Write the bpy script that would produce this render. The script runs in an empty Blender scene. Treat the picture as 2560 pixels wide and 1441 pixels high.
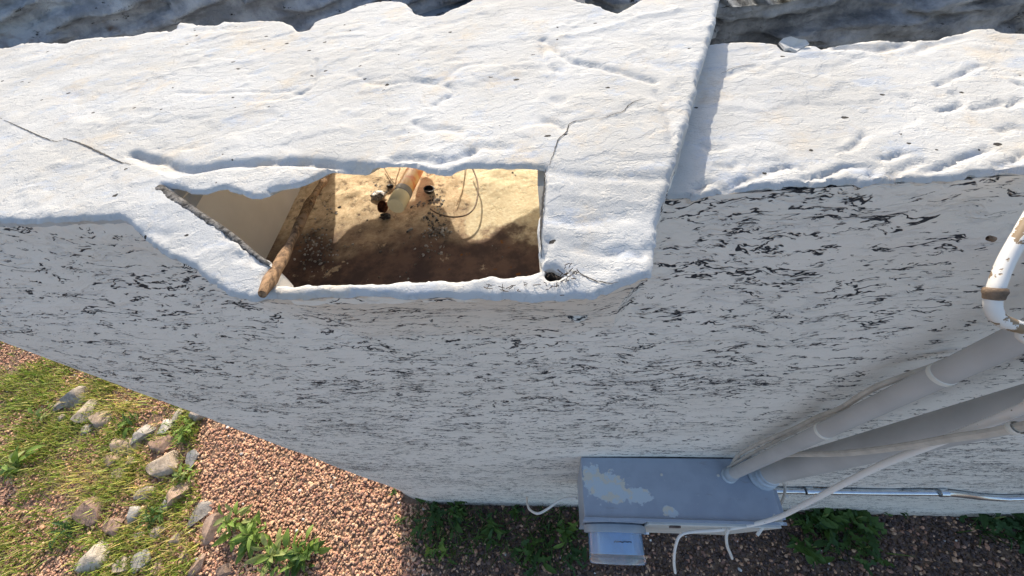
import bpy, math, random
import numpy as np
from mathutils import Vector, Matrix
from mathutils.geometry import delaunay_2d_cdt

random.seed(7); rng = np.random.default_rng(7)
SC = bpy.context.scene
COL = SC.collection

# ------------------------------------------------------------------ camera
CAMZ = 2.76                      # metres above the gravel
F_PX = 955.38                    # focal length for a 2560 px wide frame
ROT = Matrix(((0.9926842629, 0.0406882593, 0.1136768211),
              (0.0310841413, 0.8236471591, -0.5662500626),
              (-0.1166693201, 0.5656410724, 0.8163568135)))
cam_d = bpy.data.cameras.new('camera'); cam = bpy.data.objects.new('camera', cam_d)
COL.objects.link(cam); SC.camera = cam
cam_d.sensor_width = 36.0; cam_d.lens = F_PX / 2560 * 36.0
cam_d.clip_start = 0.02; cam_d.clip_end = 3000
cam.matrix_world = Matrix.Translation((0, 0, CAMZ)) @ ROT.to_4x4()

# ------------------------------------------------------------------ light
SUN_EL, SUN_AZ = math.radians(28), math.radians(11)     # sun stands behind the house, a little to the left
to_sun = Vector((-math.sin(SUN_AZ) * math.cos(SUN_EL), math.cos(SUN_AZ) * math.cos(SUN_EL), math.sin(SUN_EL)))
sun_d = bpy.data.lights.new('sun', 'SUN'); sun_d.energy = 3.3; sun_d.angle = math.radians(0.5)
sun_d.color = (1.0, 0.90, 0.75)
sun = bpy.data.objects.new('sun', sun_d); COL.objects.link(sun)
sun.rotation_euler = (-to_sun).to_track_quat('-Z', 'Y').to_euler()
w = bpy.data.worlds.new('World'); SC.world = w; w.use_nodes = True
nt = w.node_tree; nt.nodes.clear()
sky = nt.nodes.new('ShaderNodeTexSky'); sky.sky_type = 'NISHITA'; sky.sun_disc = False
sky.sun_elevation = SUN_EL; sky.sun_rotation = -SUN_AZ
sky.air_density = 1.0; sky.dust_density = 2.6; sky.ozone_density = 0.6
bg = nt.nodes.new('ShaderNodeBackground'); bg.inputs['Strength'].default_value = 0.15
wo = nt.nodes.new('ShaderNodeOutputWorld')
nt.links.new(sky.outputs[0], bg.inputs['Color']); nt.links.new(bg.outputs[0], wo.inputs['Surface'])
SC.view_settings.view_transform = 'Standard'; SC.view_settings.look = 'None'
SC.view_settings.exposure = 0.85; SC.view_settings.gamma = 1.0
SC.view_settings.use_curve_mapping = False

# ------------------------------------------------------------------ helpers: places
def ray(px, py):
    v = ROT @ Vector(((px - 1280) / F_PX, -(py - 720.5) / F_PX, -1.0))
    return v.x / -v.z, v.y / -v.z
def at(px, py, d):               # the point seen at a photo position, d metres below the lens
    a, b = ray(px, py); return Vector((a * d, b * d, CAMZ - d))
GD = CAMZ                        # ground depth
def gnd(px, py, up=0.0): return at(px, py, GD - up)
def wallpt(px, py, y=0.25):
    a, b = ray(px, py); return at(px, py, y / b)

# ------------------------------------------------------------------ helpers: noise
_P = rng.permutation(512)
_T = np.concatenate([_P, _P, _P])
_G = rng.normal(size=(512, 3)); _G /= np.linalg.norm(_G, axis=1)[:, None]
def perlin(x, y, z=0.0):
    x, y, z = np.broadcast_arrays(np.asarray(x, float), np.asarray(y, float), np.asarray(z, float))
    xi, yi, zi = np.floor(x).astype(int), np.floor(y).astype(int), np.floor(z).astype(int)
    xf, yf, zf = x - xi, y - yi, z - zi
    s = lambda t: t * t * t * (t * (t * 6 - 15) + 10)
    u, v, q = s(xf), s(yf), s(zf)
    def g(i, j, k):
        h = _T[_T[_T[(xi + i) & 511] + ((yi + j) & 511)] + ((zi + k) & 511)]
        gr = _G[h]
        return gr[..., 0] * (xf - i) + gr[..., 1] * (yf - j) + gr[..., 2] * (zf - k)
    L = lambda a, b, t: a + t * (b - a)
    return L(L(L(g(0,0,0), g(1,0,0), u), L(g(0,1,0), g(1,1,0), u), v),
             L(L(g(0,0,1), g(1,0,1), u), L(g(0,1,1), g(1,1,1), u), v), q)
def fbm(x, y, z=0.0, oct=4):
    a, f, r = 1.0, 1.0, 0.0
    for _ in range(oct):
        r = r + a * perlin(np.asarray(x) * f, np.asarray(y) * f, np.asarray(z) * f + 7.3 * _); a *= .5; f *= 2.03
    return r

# ------------------------------------------------------------------ helpers: objects
def tag(o, label=None, cat=None, group=None, kind=None):
    if label: o['label'] = label
    if cat: o['category'] = cat
    if group: o['group'] = group
    if kind: o['kind'] = kind
    return o
def empty(name, loc, label, cat, group=None):
    o = bpy.data.objects.new(name, None); COL.objects.link(o); o.location = loc; o.empty_display_size = .05
    return tag(o, label, cat, group)
def put(name, mesh, parent=None):
    o = bpy.data.objects.new(name, mesh); COL.objects.link(o)
    if parent is not None:
        o.parent = parent
        M = Matrix.Identity(4); p = parent
        while p is not None:
            M = Matrix.Translation(p.location) @ M if p.type == 'EMPTY' else M
            p = p.parent
        if parent.type == 'EMPTY': o.matrix_parent_inverse = M.inverted()
    return o
class MB:
    def __init__(s): s.v = []; s.f = []
    def add(s, v, f):
        n = len(s.v); s.v += [tuple(p) for p in v]; s.f += [tuple(i + n for i in q) for q in f]; return s
    def box(s, lo, hi, rot=None, c=None):
        (a, b, c0), (d, e, g) = lo, hi
        v = [Vector(p) for p in ((a,b,c0),(d,b,c0),(d,e,c0),(a,e,c0),(a,b,g),(d,b,g),(d,e,g),(a,e,g))]
        if rot is not None: v = [rot @ p + Vector(c) for p in v]
        return s.add(v, [(0,3,2,1),(4,5,6,7),(0,1,5,4),(1,2,6,5),(2,3,7,6),(3,0,4,7)])
    def tube(s, pts, rad, seg=12, caps=True):
        pts = [Vector(p) for p in pts]; n = len(pts)
        rad = rad if hasattr(rad, '__len__') else [rad] * n
        V = []; F = []; nrm = None
        for i, p in enumerate(pts):
            t = (pts[min(i + 1, n - 1)] - pts[max(i - 1, 0)]).normalized()
            if nrm is None: nrm = t.orthogonal().normalized()
            nrm = (nrm - t * nrm.dot(t)).normalized(); b = t.cross(nrm)
            for k in range(seg):
                a = 2 * math.pi * k / seg
                V.append(p + (nrm * math.cos(a) + b * math.sin(a)) * rad[i])
        for i in range(n - 1):
            for k in range(seg):
                k2 = (k + 1) % seg
                F.append((i*seg+k, i*seg+k2, (i+1)*seg+k2, (i+1)*seg+k))
        if caps: F.append(tuple(range(seg))[::-1]); F.append(tuple(range((n-1)*seg, n*seg)))
        return s.add(V, F)
    def lathe(s, prof, o, axis, seg=32):     # prof: (r, h) along axis from o
        o = Vector(o); t = Vector(axis).normalized(); n0 = t.orthogonal().normalized(); b = t.cross(n0); V = []; F = []
        for r, h in prof:
            for k in range(seg):
                a = 2 * math.pi * k / seg; V.append(o + t * h + (n0 * math.cos(a) + b * math.sin(a)) * max(r, 1e-4))
        for i in range(len(prof) - 1):
            for k in range(seg): k2 = (k + 1) % seg; F.append((i*seg+k, i*seg+k2, (i+1)*seg+k2, (i+1)*seg+k))
        return s.add(V, F)
    def build(s, name, m, parent=None, smooth=True, bevel=0, sub=0, angle=40):
        me = bpy.data.meshes.new(name); me.from_pydata(s.v, [], s.f); me.update()
        me.materials.append(m)
        o = put(name, me, parent)
        if smooth:
            me.shade_smooth()
            try: me.set_sharp_from_angle(angle=math.radians(angle))
            except Exception: pass
        if bevel:
            b = o.modifiers.new('bevel', 'BEVEL'); b.width = bevel; b.segments = 2; b.limit_method = 'ANGLE'
        return o
def np_mesh(name, V, F, m, parent=None, col=None, smooth=True):
    me = bpy.data.meshes.new(name); me.from_pydata(np.asarray(V).tolist(), [], F if isinstance(F, list) else np.asarray(F).tolist())
    me.update(); me.materials.append(m)
    if col is not None:
        a = me.color_attributes.new('tint', 'FLOAT_COLOR', 'POINT')
        c = np.ones((len(V), 4), np.float32); c[:, :3] = col; a.data.foreach_set('color', c.ravel())
    if smooth: me.shade_smooth()
    return put(name, me, parent)
def spline(pts, n=8):            # Catmull-Rom through points
    P = [Vector(p) for p in pts]; P = [P[0] * 2 - P[1]] + P + [P[-1] * 2 - P[-2]]; out = []
    for i in range(1, len(P) - 2):
        a, b, c, d = P[i-1:i+3]
        for k in range(n):
            t = k / n
            out.append(0.5 * ((2*b) + (c-a)*t + (2*a-5*b+4*c-d)*t*t + (3*b-a-3*c+d)*t*t*t))
    return out + [P[-2]]

# ------------------------------------------------------------------ helpers: materials
class NT:
    def __init__(s, name):
        s.m = bpy.data.materials.new(name); s.m.use_nodes = True; s.t = s.m.node_tree; s.t.nodes.clear()
        s.b = s.n('ShaderNodeBsdfPrincipled'); s.o = s.n('ShaderNodeOutputMaterial'); s.l(s.b.outputs[0], s.o.inputs['Surface'])
    def n(s, ty, **k):
        x = s.t.nodes.new(ty)
        for a, b in k.items(): setattr(x, a, b)
        return x
    def l(s, a, b): s.t.links.new(a, b)
    def val(s, x, sock):
        if hasattr(x, 'is_linked') or hasattr(x, 'links'): s.l(x, sock)
        else: sock.default_value = x
    def math(s, op, a, b=0.0, c=0.0, clamp=False):
        x = s.n('ShaderNodeMath', operation=op, use_clamp=clamp)
        for i, q in enumerate((a, b, c)): s.val(q, x.inputs[i])
        return x.outputs[0]
    def co(s, scale=(1, 1, 1), loc=(0, 0, 0), src='Object'):
        t = s.n('ShaderNodeTexCoord'); mp = s.n('ShaderNodeMapping')
        mp.inputs['Scale'].default_value = scale; mp.inputs['Location'].default_value = loc
        s.l(t.outputs[src], mp.inputs['Vector']); return mp.outputs[0]
    def noise(s, vec, scale, detail=3, rough=.55, dist=0.0, out=0):
        x = s.n('ShaderNodeTexNoise'); x.inputs['Scale'].default_value = scale; x.inputs['Detail'].default_value = detail
        x.inputs['Roughness'].default_value = rough; x.inputs['Distortion'].default_value = dist
        s.l(vec, x.inputs['Vector']); return x.outputs[out]
    def step(s, x, a, b):
        r = s.n('ShaderNodeMapRange', interpolation_type='SMOOTHSTEP'); s.val(x, r.inputs[0])
        s.val(a, r.inputs[1]); s.val(b, r.inputs[2]); return r.outputs[0]
    def mix(s, f, a, b, mode='MIX'):
        x = s.n('ShaderNodeMix', data_type='RGBA', blend_type=mode); s.val(f, x.inputs[0])
        for q, i in ((a, 6), (b, 7)):
            if isinstance(q, tuple): x.inputs[i].default_value = (*q, 1) if len(q) == 3 else q
            else: s.l(q, x.inputs[i])
        return x.outputs[2]
    def bump(s, h, strength=.5, dist=.002, prev=None):
        x = s.n('ShaderNodeBump'); x.inputs['Strength'].default_value = strength; x.inputs['Distance'].default_value = dist
        s.l(h, x.inputs['Height'])
        if prev is not None: s.l(prev, x.inputs['Normal'])
        return x.outputs[0]
    def done(s, col=None, rough=.8, metal=0.0, nrm=None, spec=.3):
        if col is not None:
            if isinstance(col, tuple): s.b.inputs['Base Color'].default_value = (*col, 1)
            else: s.l(col, s.b.inputs['Base Color'])
        s.val(rough, s.b.inputs['Roughness']); s.val(metal, s.b.inputs['Metallic'])
        s.b.inputs['Specular IOR Level'].default_value = spec
        if nrm is not None: s.l(nrm, s.b.inputs['Normal'])
        return s.m
def simple(name, col, rough=.6, metal=0.0, var=.12, scale=30, bump=.0, spec=.35):
    t = NT(name); c = t.co()
    n = t.noise(c, scale, 4)
    dark = tuple(v * (1 - var) for v in col); lite = tuple(min(1, v * (1 + var)) for v in col)
    cc = t.mix(t.step(n, .35, .65), dark, lite)
    nr = t.bump(t.noise(c, scale * 4, 3), bump, .002) if bump else None
    return t.done(cc, rough, metal, nr, spec)

def mat_paint():                 # old chalky white roof paint over rough stucco
    t = NT('white_roof_paint'); c = t.co()
    base = t.mix(t.step(t.noise(c, 7, 5, .6), .38, .62), (.472, .470, .455), (.525, .53, .525))
    warm = t.step(t.noise(t.co(loc=(3, 1, 0)), 15, 7, .72), .52, .68)
    col = t.mix(t.math('MULTIPLY', warm, .45), base, (.56, .47, .35))
    st2 = t.math('MULTIPLY', t.step(t.noise(t.co(scale=(1, 1.7, 1), loc=(7, 3, 0)), 24, 8, .78),   .52, .66), .55)
    col = t.mix(st2, col, (.37, .43, .53))
    grime = t.step(t.noise(t.co(scale=(1, 1.8, 1)), 50, 7, .75), .64, .74)
    col = t.mix(t.math('MULTIPLY', grime, .40), col, (.24, .24, .24))
    vo = t.n('ShaderNodeTexVoronoi'); vo.inputs['Scale'].default_value = 95; t.l(t.co(scale=(.7, 1, 1)), vo.inputs['Vector'])
    rnd = t.n('ShaderNodeSeparateColor'); t.l(vo.outputs['Color'], rnd.inputs[0])
    pore = t.math('MULTIPLY', t.math('LESS_THAN', t.math('ADD', vo.outputs['Distance'], t.math('MULTIPLY', t.math('SUBTRACT', t.noise(c, 300, 3), .5), .25)), t.math('MULTIPLY', rnd.outputs[1], .22)), t.math('GREATER_THAN', rnd.outputs[0], .86))
    col = t.mix(pore, col, (.06, .055, .05))
    h = t.math('ADD', t.math('MULTIPLY', t.noise(c, 80, 9, .80), .75), t.math('MULTIPLY', t.noise(c, 420, 4, .7), .22))
    lay = t.noise(t.co(scale=(1, 1.6, 1), loc=(2, 9, 0)), 8, 9, .60); lay2 = t.noise(t.co(scale=(1, 1.4, 1), loc=(6, 1, 0)), 19, 8, .62)
    for src, th, k in ((lay, .43, .34), (lay, .52, .34), (lay, .60, .34), (lay2, .45, .22), (lay2, .56, .22)):
        h = t.math('ADD', h, t.math('MULTIPLY', t.step(src, th, th + .012), k))      # ragged fronts of trowel coats
    h = t.math('SUBTRACT', h, t.math('MULTIPLY', pore, .5))
    return t.done(col, .9, 0, t.bump(h, .50, .0042), .10)
def mat_wall():                  # travertine-like trowelled stucco, horizontal torn pits
    t = NT('pitted_wall_stucco'); tc = t.n('ShaderNodeTexCoord')
    wn = t.noise(tc.outputs['Object'], 7, 3, .5, out=1)
    wv = t.n('ShaderNodeVectorMath', operation='MULTIPLY_ADD'); t.l(wn, wv.inputs[0]); wv.inputs[1].default_value = (.06, .0, .06)
    wn2 = t.noise(tc.outputs['Object'], 32, 3, .6, out=1); wv0 = t.n('ShaderNodeVectorMath', operation='MULTIPLY_ADD'); t.l(wn2, wv0.inputs[0]); wv0.inputs[1].default_value = (.0, .0, .016)
    t.l(tc.outputs['Object'], wv0.inputs[2]); t.l(wv0.outputs[0], wv.inputs[2])
    def mp(sc, loc=(0, 0, 0)):
        m = t.n('ShaderNodeMapping'); m.inputs['Scale'].default_value = sc; m.inputs['Location'].default_value = loc
        t.l(wv.outputs[0], m.inputs['Vector']); return m.outputs[0]
    cl = t.noise(mp((3.0, 3.0, 7)), 1, 3, .6)
    cl2 = t.noise(mp((1.1, 1, 2.1), (5, 2, 9)), 1, 2, .5)
    clus = t.math('ADD', t.math('MULTIPLY', t.math('SUBTRACT', cl, .5), .26), t.math('MULTIPLY', t.math('SUBTRACT', cl2, .5), .16))
    def chain(sc, loc, wd):                      # meandering tear lines along a contour
        v = t.math('ABSOLUTE', t.math('SUBTRACT', t.noise(mp(sc, loc), 1, 4, .6), .5))
        return t.math('SUBTRACT', 1.0, t.step(v, 0.0, wd))
    ch = t.math('MAXIMUM', chain((3.5, 3, 13), (2, 0, 6), .030), chain((5, 3, 22), (8, 0, 1), .022))
    bias = t.math('ADD', clus, t.math('MULTIPLY', ch, .085))
    n1 = t.noise(mp((30, 30, 82)), 1, 6, .66)
    n2 = t.noise(mp((70, 70, 230), (4, 0, 1)), 1, 4, .62)
    def tear(sc, loc, wd, bsc, bl, thr):         # thin wavy crevice along a contour, broken into short dashes
        v = t.math('ABSOLUTE', t.math('SUBTRACT', t.noise(mp(sc, loc), 1, 5, .62), .5))
        ln = t.math('SUBTRACT', 1.0, t.step(v, wd * .55, wd))
        br = t.step(t.math('ADD', t.noise(mp(bsc, bl), 1, 4, .6), t.math('MULTIPLY', clus, .8)), thr, thr + .03)
        return t.math('MULTIPLY', ln, br)
    t1 = tear((8, 8, 26), (3, 0, 8), .015, (26, 26, 50), (1, 0, 2), .525)
    t2 = tear((15, 15, 50), (9, 0, 4), .013, (36, 36, 70), (6, 0, 2), .55)
    p1 = t.step(t.math('ADD', n1, bias), .70, .73)
    p2 = t.step(t.math('ADD', n2, bias), .672, .705)
    t3 = tear((4.5, 4.5, 15), (6, 0, 3), .009, (22, 22, 45), (3, 0, 7), .49)
    pit = t.math('MAXIMUM', t.math('MAXIMUM', t.math('MAXIMUM', t1, t2), t3), t.math('MAXIMUM', p1, t.math('MULTIPLY', p2, .75)))
    halo = t.step(t.math('ADD', n1, bias), .54, .66)
    base = t.mix(t.step(t.noise(mp((2, 2, 3)), 2, 4), .35, .7), (.765, .73, .665), (.81, .775, .715))
    base = t.mix(t.math('MULTIPLY', halo, .16), base, (.36, .38, .42))
    sz = t.n('ShaderNodeSeparateXYZ'); t.l(tc.outputs['Object'], sz.inputs[0])
    splash = t.math('MULTIPLY', t.step(t.math('ADD', sz.outputs[2], t.math('MULTIPLY', t.noise(tc.outputs['Object'], 12, 5, .7), .16)), .22, .06), .55)   # soil splashed up the wall foot
    base = t.mix(splash, base, (.33, .26, .20))
    col = t.mix(pit, base, (.032, .034, .040))
    h = t.math('ADD', t.math('MULTIPLY', pit, -1.0), t.math('MULTIPLY', t.noise(mp((22, 22, 60)), 1, 7, .68), 1.1))
    h = t.math('ADD', h, t.math('MULTIPLY', halo, -.25))
    nr = t.bump(h, .6, .005)
    return t.done(col, .8, 0, nr, .25)
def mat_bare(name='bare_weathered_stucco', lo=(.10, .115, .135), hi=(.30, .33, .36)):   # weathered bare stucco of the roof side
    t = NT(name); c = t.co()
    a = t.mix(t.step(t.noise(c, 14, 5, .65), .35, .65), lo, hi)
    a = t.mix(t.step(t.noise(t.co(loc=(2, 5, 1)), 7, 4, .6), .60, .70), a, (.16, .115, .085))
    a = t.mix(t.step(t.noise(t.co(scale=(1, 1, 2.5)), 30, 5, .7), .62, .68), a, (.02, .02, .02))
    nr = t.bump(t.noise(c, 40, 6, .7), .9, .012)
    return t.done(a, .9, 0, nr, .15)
def mat_pan():                   # rusty sheet-metal channel with drifts of pale dust, cream paint at the back
    t = NT('rusty_dusty_pan'); tc = t.n('ShaderNodeTexCoord'); sp = t.n('ShaderNodeSeparateXYZ'); t.l(tc.outputs['Object'], sp.inputs[0])
    c = tc.outputs['Object']
    rust = t.mix(t.step(t.noise(c, 30, 5, .65), .38, .62), (.075, .050, .044), (.16, .098, .072))
    rust = t.mix(t.step(t.noise(c, 55, 4, .6), .64, .70), rust, (.20, .075, .02))
    sand = t.mix(t.step(t.noise(c, 160, 5, .7), .35, .65), (.60, .44, .27), (.80, .64, .42))
    ny = t.math('ADD', sp.outputs[1], t.math('MULTIPLY', t.math('SUBTRACT', t.noise(c, 16, 5, .65), .5), .16))
    f = t.step(ny, .315, .415)
    f = t.math('MULTIPLY', f, t.step(t.noise(c, 70, 5, .7), .26, .50))
    spots = t.step(t.noise(t.co(loc=(4, 2, 0)), 26, 5, .7), .62, .68)
    f = t.math('MAXIMUM', f, t.math('MULTIPLY', spots, .55))
    col = t.mix(f, rust, sand)
    cx = t.math('ADD', t.math('ADD', sp.outputs[0], t.math('MULTIPLY', sp.outputs[1], .30)), t.math('MULTIPLY', t.math('SUBTRACT', t.noise(c, 18, 4), .5), .07))
    cream = t.math('MULTIPLY', t.step(cx, -.005, .002), t.step(ny, .335, .36))
    col = t.mix(cream, col, t.mix(t.step(t.noise(c, 220, 3), .4, .66), (.66, .55, .36), (.74, .66, .47)))
    h = t.math('ADD', t.math('MULTIPLY', t.noise(c, 260, 4, .7), .35), t.math('MULTIPLY', f, .8))
    return t.done(col, .85, 0, t.bump(h, .5, .002), .2)
def mat_attr(name, rough=.8, var=.15, scale=60, spec=.25, trans=0.0):
    t = NT(name); a = t.n('ShaderNodeAttribute', attribute_name='tint'); c = t.co()
    n = t.noise(c, scale, 3)
    col = t.mix(t.step(n, .3, .7), a.outputs['Color'], t.mix(1.0, a.outputs['Color'], (1 - var,) * 3, 'MULTIPLY'))
    m = t.done(col, rough, 0, None, spec)
    if trans:
        tr = t.n('ShaderNodeBsdfTranslucent'); t.l(col, tr.inputs['Color']); mx = t.n('ShaderNodeMixShader'); mx.inputs[0].default_value = trans
        t.l(t.b.outputs[0], mx.inputs[1]); t.l(tr.outputs[0], mx.inputs[2]); t.l(mx.outputs[0], t.o.inputs['Surface'])
    return m
def mat_panel(patches):          # blue-grey enamel flaked to pale primer
    t = NT('flaked_blue_grey_enamel'); tc = t.n('ShaderNodeTexCoord'); c = tc.outputs['Object']
    base = t.mix(t.step(t.noise(c, 18, 4), .35, .65), (.30, .345, .42), (.34, .39, .465))
    base = t.mix(t.math('MULTIPLY', t.step(t.noise(t.co(loc=(1, 3, 2)), 90, 3), .66, .72), .5), base, (.42, .46, .5))
    base = t.mix(t.math('MULTIPLY', t.step(t.noise(t.co(scale=(1, 3, 1), loc=(5, 1, 0)), 16, 6, .7), .60, .72), .45), base, (.24, .22, .20))
    tot = None
    for (x, y, z), rx, ry, rz in patches:
        v = t.n('ShaderNodeVectorMath', operation='SUBTRACT'); t.l(c, v.inputs[0]); v.inputs[1].default_value = (x, y, z)
        q = t.n('ShaderNodeVectorMath', operation='MULTIPLY'); t.l(v.outputs[0], q.inputs[0]); q.inputs[1].default_value = (1/rx, 1/ry, 1/rz)
        ln = t.n('ShaderNodeVectorMath', operation='LENGTH'); t.l(q.outputs[0], ln.inputs[0])
        d = t.math('ADD', ln.outputs['Value'], t.math('MULTIPLY', t.math('SUBTRACT', t.noise(c, 46, 6, .7), .5), 2.0))
        f = t.math('LESS_THAN', d, .85); tot = f if tot is None else t.math('MAXIMUM', tot, f)
    prim = t.mix(t.step(t.noise(c, 34, 4, .6), .48, .56), (.50, .57, .62), (.60, .57, .49))
    col = t.mix(tot, base, prim) if tot is not None else base
    h = t.math('SUBTRACT', t.math('MULTIPLY', t.noise(c, 14, 4), .5), t.math('MULTIPLY', tot, .3)) if tot is not None else t.noise(c, 14, 4)
    return t.done(col, .38, 0, t.bump(h, .25, .003), .45)
def mat_flaky(name, paint, under, sc=45, th=.63, rough=.4):
    t = NT(name); c = t.co(); f = t.step(t.noise(c, sc, 5, .65), th, th + .015)
    return t.done(t.mix(f, paint, under), rough, 0, t.bump(t.math('SUBTRACT', 1.0, f), .4, .002), .4)
def mat_wood():
    t = NT('grey_brown_driftwood'); c = t.co(scale=(1, .25, 1)); c2 = t.co(scale=(260, 28, 260))
    g = t.noise(c2, 1, 4, .6)
    col = t.mix(t.step(g, .35, .65), (.10, .062, .038), (.31, .195, .11))
    col = t.mix(t.step(t.noise(c, 90, 3), .55, .7), col, (.27, .19, .13))
    return t.done(col, .85, 0, t.bump(g, .7, .003), .15)
def mat_ground():
    t = NT('gravel_soil'); c = t.co()
    col = t.mix(t.step(t.noise(c, 9, 5, .6), .35, .65), (.13, .085, .06), (.27, .18, .125))
    col = t.mix(t.step(t.noise(c, 60, 4, .7), .45, .6), col, (.30, .21, .15))
    return t.done(col, .95, 0, t.bump(t.noise(c, 45, 5, .7), .8, .02), .1)

M_PAINT, M_WALL, M_BARE, M_PAN = mat_paint(), mat_wall(), mat_bare(), mat_pan()
M_JAMB = simple('beige_sheet_metal', (.78, .74, .67), .6, 0, .05, 14, .08)
M_MORTAR = simple('grey_gritty_mortar', (.11, .105, .10), .95, 0, .75, 220, .8)
M_CRACK = simple('crack_shadow_gap', (.06, .055, .05), .95, 0, .2, 80)

# ================================================================== STRUCTURE
def far_sheet():
    n = MB(); n.add([(-400, -400, 0), (400, -400, 0), (400, 400, 0), (-400, 400, 0)], [(0, 1, 2, 3)])
    o = n.build('ground', mat_ground(), None, smooth=False); tag(o, kind='structure'); return o
ground = far_sheet()

house = empty('stucco_house', (0, .6, 0), 'white stucco house wall with flat parapet and open roof scupper', 'house')

# ---- wall plan profile (outer face), left return side first
PROF = [(-1.088, 5.0), (-1.088, 2.0), (-1.088, .6), (-1.086, .42), (-1.078, .345), (-1.05, .304), (-1.0, .2835), (-.95, .2692), (-.88, .2545), (-.80, .250)]
def wall_y(x):
    x = np.asarray(x, float)
    return np.interp(x, [-1.078, -1.05, -1.0, -.95, -.88, -.80, 5], [.345, .304, .2835, .2692, .2545, .25, .25])
def build_wall():
    pr = list(PROF)
    xs = list(np.arange(-.78, 1.6, .02)) + list(np.arange(1.6, 4.6, .2)); pr += [(x, .25) for x in xs]
    pr = np.array(pr); nz = 110
    tt = np.linspace(0, 1, nz)
    V = np.zeros((len(pr), nz, 3))
    for i, (x, y) in enumerate(pr):
        top = CAMZ - (.365 if -.365 < x < -.005 else .218 if x < .085 else .2365)
        z = -.06 + (top + .06) * tt
        flare = .018 * np.exp(-np.clip(z, 0, 9) / .06)
        nzv = .0045 * fbm(np.full(nz, x * 2.2), z * 2.2, y * 2.2, 3) * np.clip((top - z) / .06, 0, 1)
        nrm = (-1, 0) if y > .36 else ((-.5, -.85) if x < -1.0 else (0, -1))
        V[i, :, 0] = x + nrm[0] * (flare + nzv); V[i, :, 1] = y + nrm[1] * (flare + nzv); V[i, :, 2] = z
    idx = np.arange(len(pr) * nz).reshape(len(pr), nz)
    F = np.stack([idx[:-1, :-1], idx[1:, :-1], idx[1:, 1:], idx[:-1, 1:]], -1).reshape(-1, 4)
    return np_mesh('wall', V.reshape(-1, 3), F, M_WALL, house)
build_wall()

# ---- thick stucco caps: triangulated slabs with a real edge, relief and holes
def dL(x, y):
    x, y = np.asarray(x, float), np.asarray(y, float)
    base = .2075 + (.2055 - .2075) * np.clip((x + .3) / .3, 0, 1)
    return base + .13 * np.clip(.255 - y, 0, None)
def dR(x, y): return np.full(np.shape(x), .233) if np.ndim(x) else .233
def on(px, py, fn):
    a, b = ray(px, py); d = .21
    for _ in range(40): d = float(fn(a * d, b * d))
    return (a * d, b * d)
def resample(P, step, jag, closed=True, seed=0):
    P = np.array(P, float); Q = np.vstack([P, P[:1]]) if closed else P
    seg = np.linalg.norm(np.diff(Q, axis=0), axis=1); s = np.concatenate([[0], np.cumsum(seg)])
    n = max(8, int(s[-1] / step)); u = np.linspace(0, s[-1], n, endpoint=not closed)
    x, y = np.interp(u, s, Q[:, 0]), np.interp(u, s, Q[:, 1])
    x = x + jag * fbm(u * 75, seed + .5, 0, 5); y = y + jag * fbm(u * 75, seed + 9.5, 3, 5) + jag * .5 * np.abs(fbm(u * 240, seed + 2.5, 1, 3))
    return np.stack([x, y], 1)
def seg_dist(P, Q, closed=True):
    A = Q if closed else Q[:-1]; B = np.roll(Q, -1, 0) if closed else Q[1:]
    out = np.full(len(P), 9.0)
    for i in range(0, len(P), 4000):
        p = P[i:i+4000, None, :]; ab = (B - A)[None]; ap = p - A[None]
        t = np.clip((ap * ab).sum(-1) / np.maximum((ab ** 2).sum(-1), 1e-12), 0, 1)
        out[i:i+4000] = np.sqrt(((ap - t[..., None] * ab) ** 2).sum(-1)).min(1)
    return out
def inside(P, Q):
    c = np.zeros(len(P), bool); j = len(Q) - 1
    for i in range(len(Q)):
        xi, yi = Q[i]; xj, yj = Q[j]
        if yi != yj:
            k = ((yi > P[:, 1]) != (yj > P[:, 1])) & (P[:, 0] < (xj - xi) * (P[:, 1] - yi) / (yj - yi) + xi); c ^= k
        j = i
    return c
def relief(x, y, strokes, fn):
    h = .0010 * fbm(x * 6, y * 7, 1, 2) + .0004 * fbm(x * 60, y * 85, 4, 4)
    lay = fbm(x * 6 + .4, y * 10, 8, 4)                           # overlapping trowel coats with ragged fronts
    h = h + .0009 * np.clip((lay - .02) / .03, 0, 1) + .0008 * np.clip((fbm(x * 9, y * 14 + 3, 12, 5) - .18) / .03, 0, 1)
    P = np.stack([x, y], 1)
    for px, a, wd in strokes:
        q = np.array([on(*p, fn) for p in px]); q = np.array([v[:2] for v in spline([(*v, 0) for v in q], 5)])
        q += .0018 * np.stack([fbm(q[:, 0] * 70, q[:, 1] * 70, 2, 2), fbm(q[:, 0] * 70 + 9, q[:, 1] * 70, 5, 2)], 1)
        d = seg_dist(P, q, False)
        h = h - a * .75 * np.exp(-(d / (wd * .62)) ** 2) * np.clip(.9 + .6 * fbm(x * 40, y * 40, 6, 2), .4, 1.3)
    return h
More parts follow.
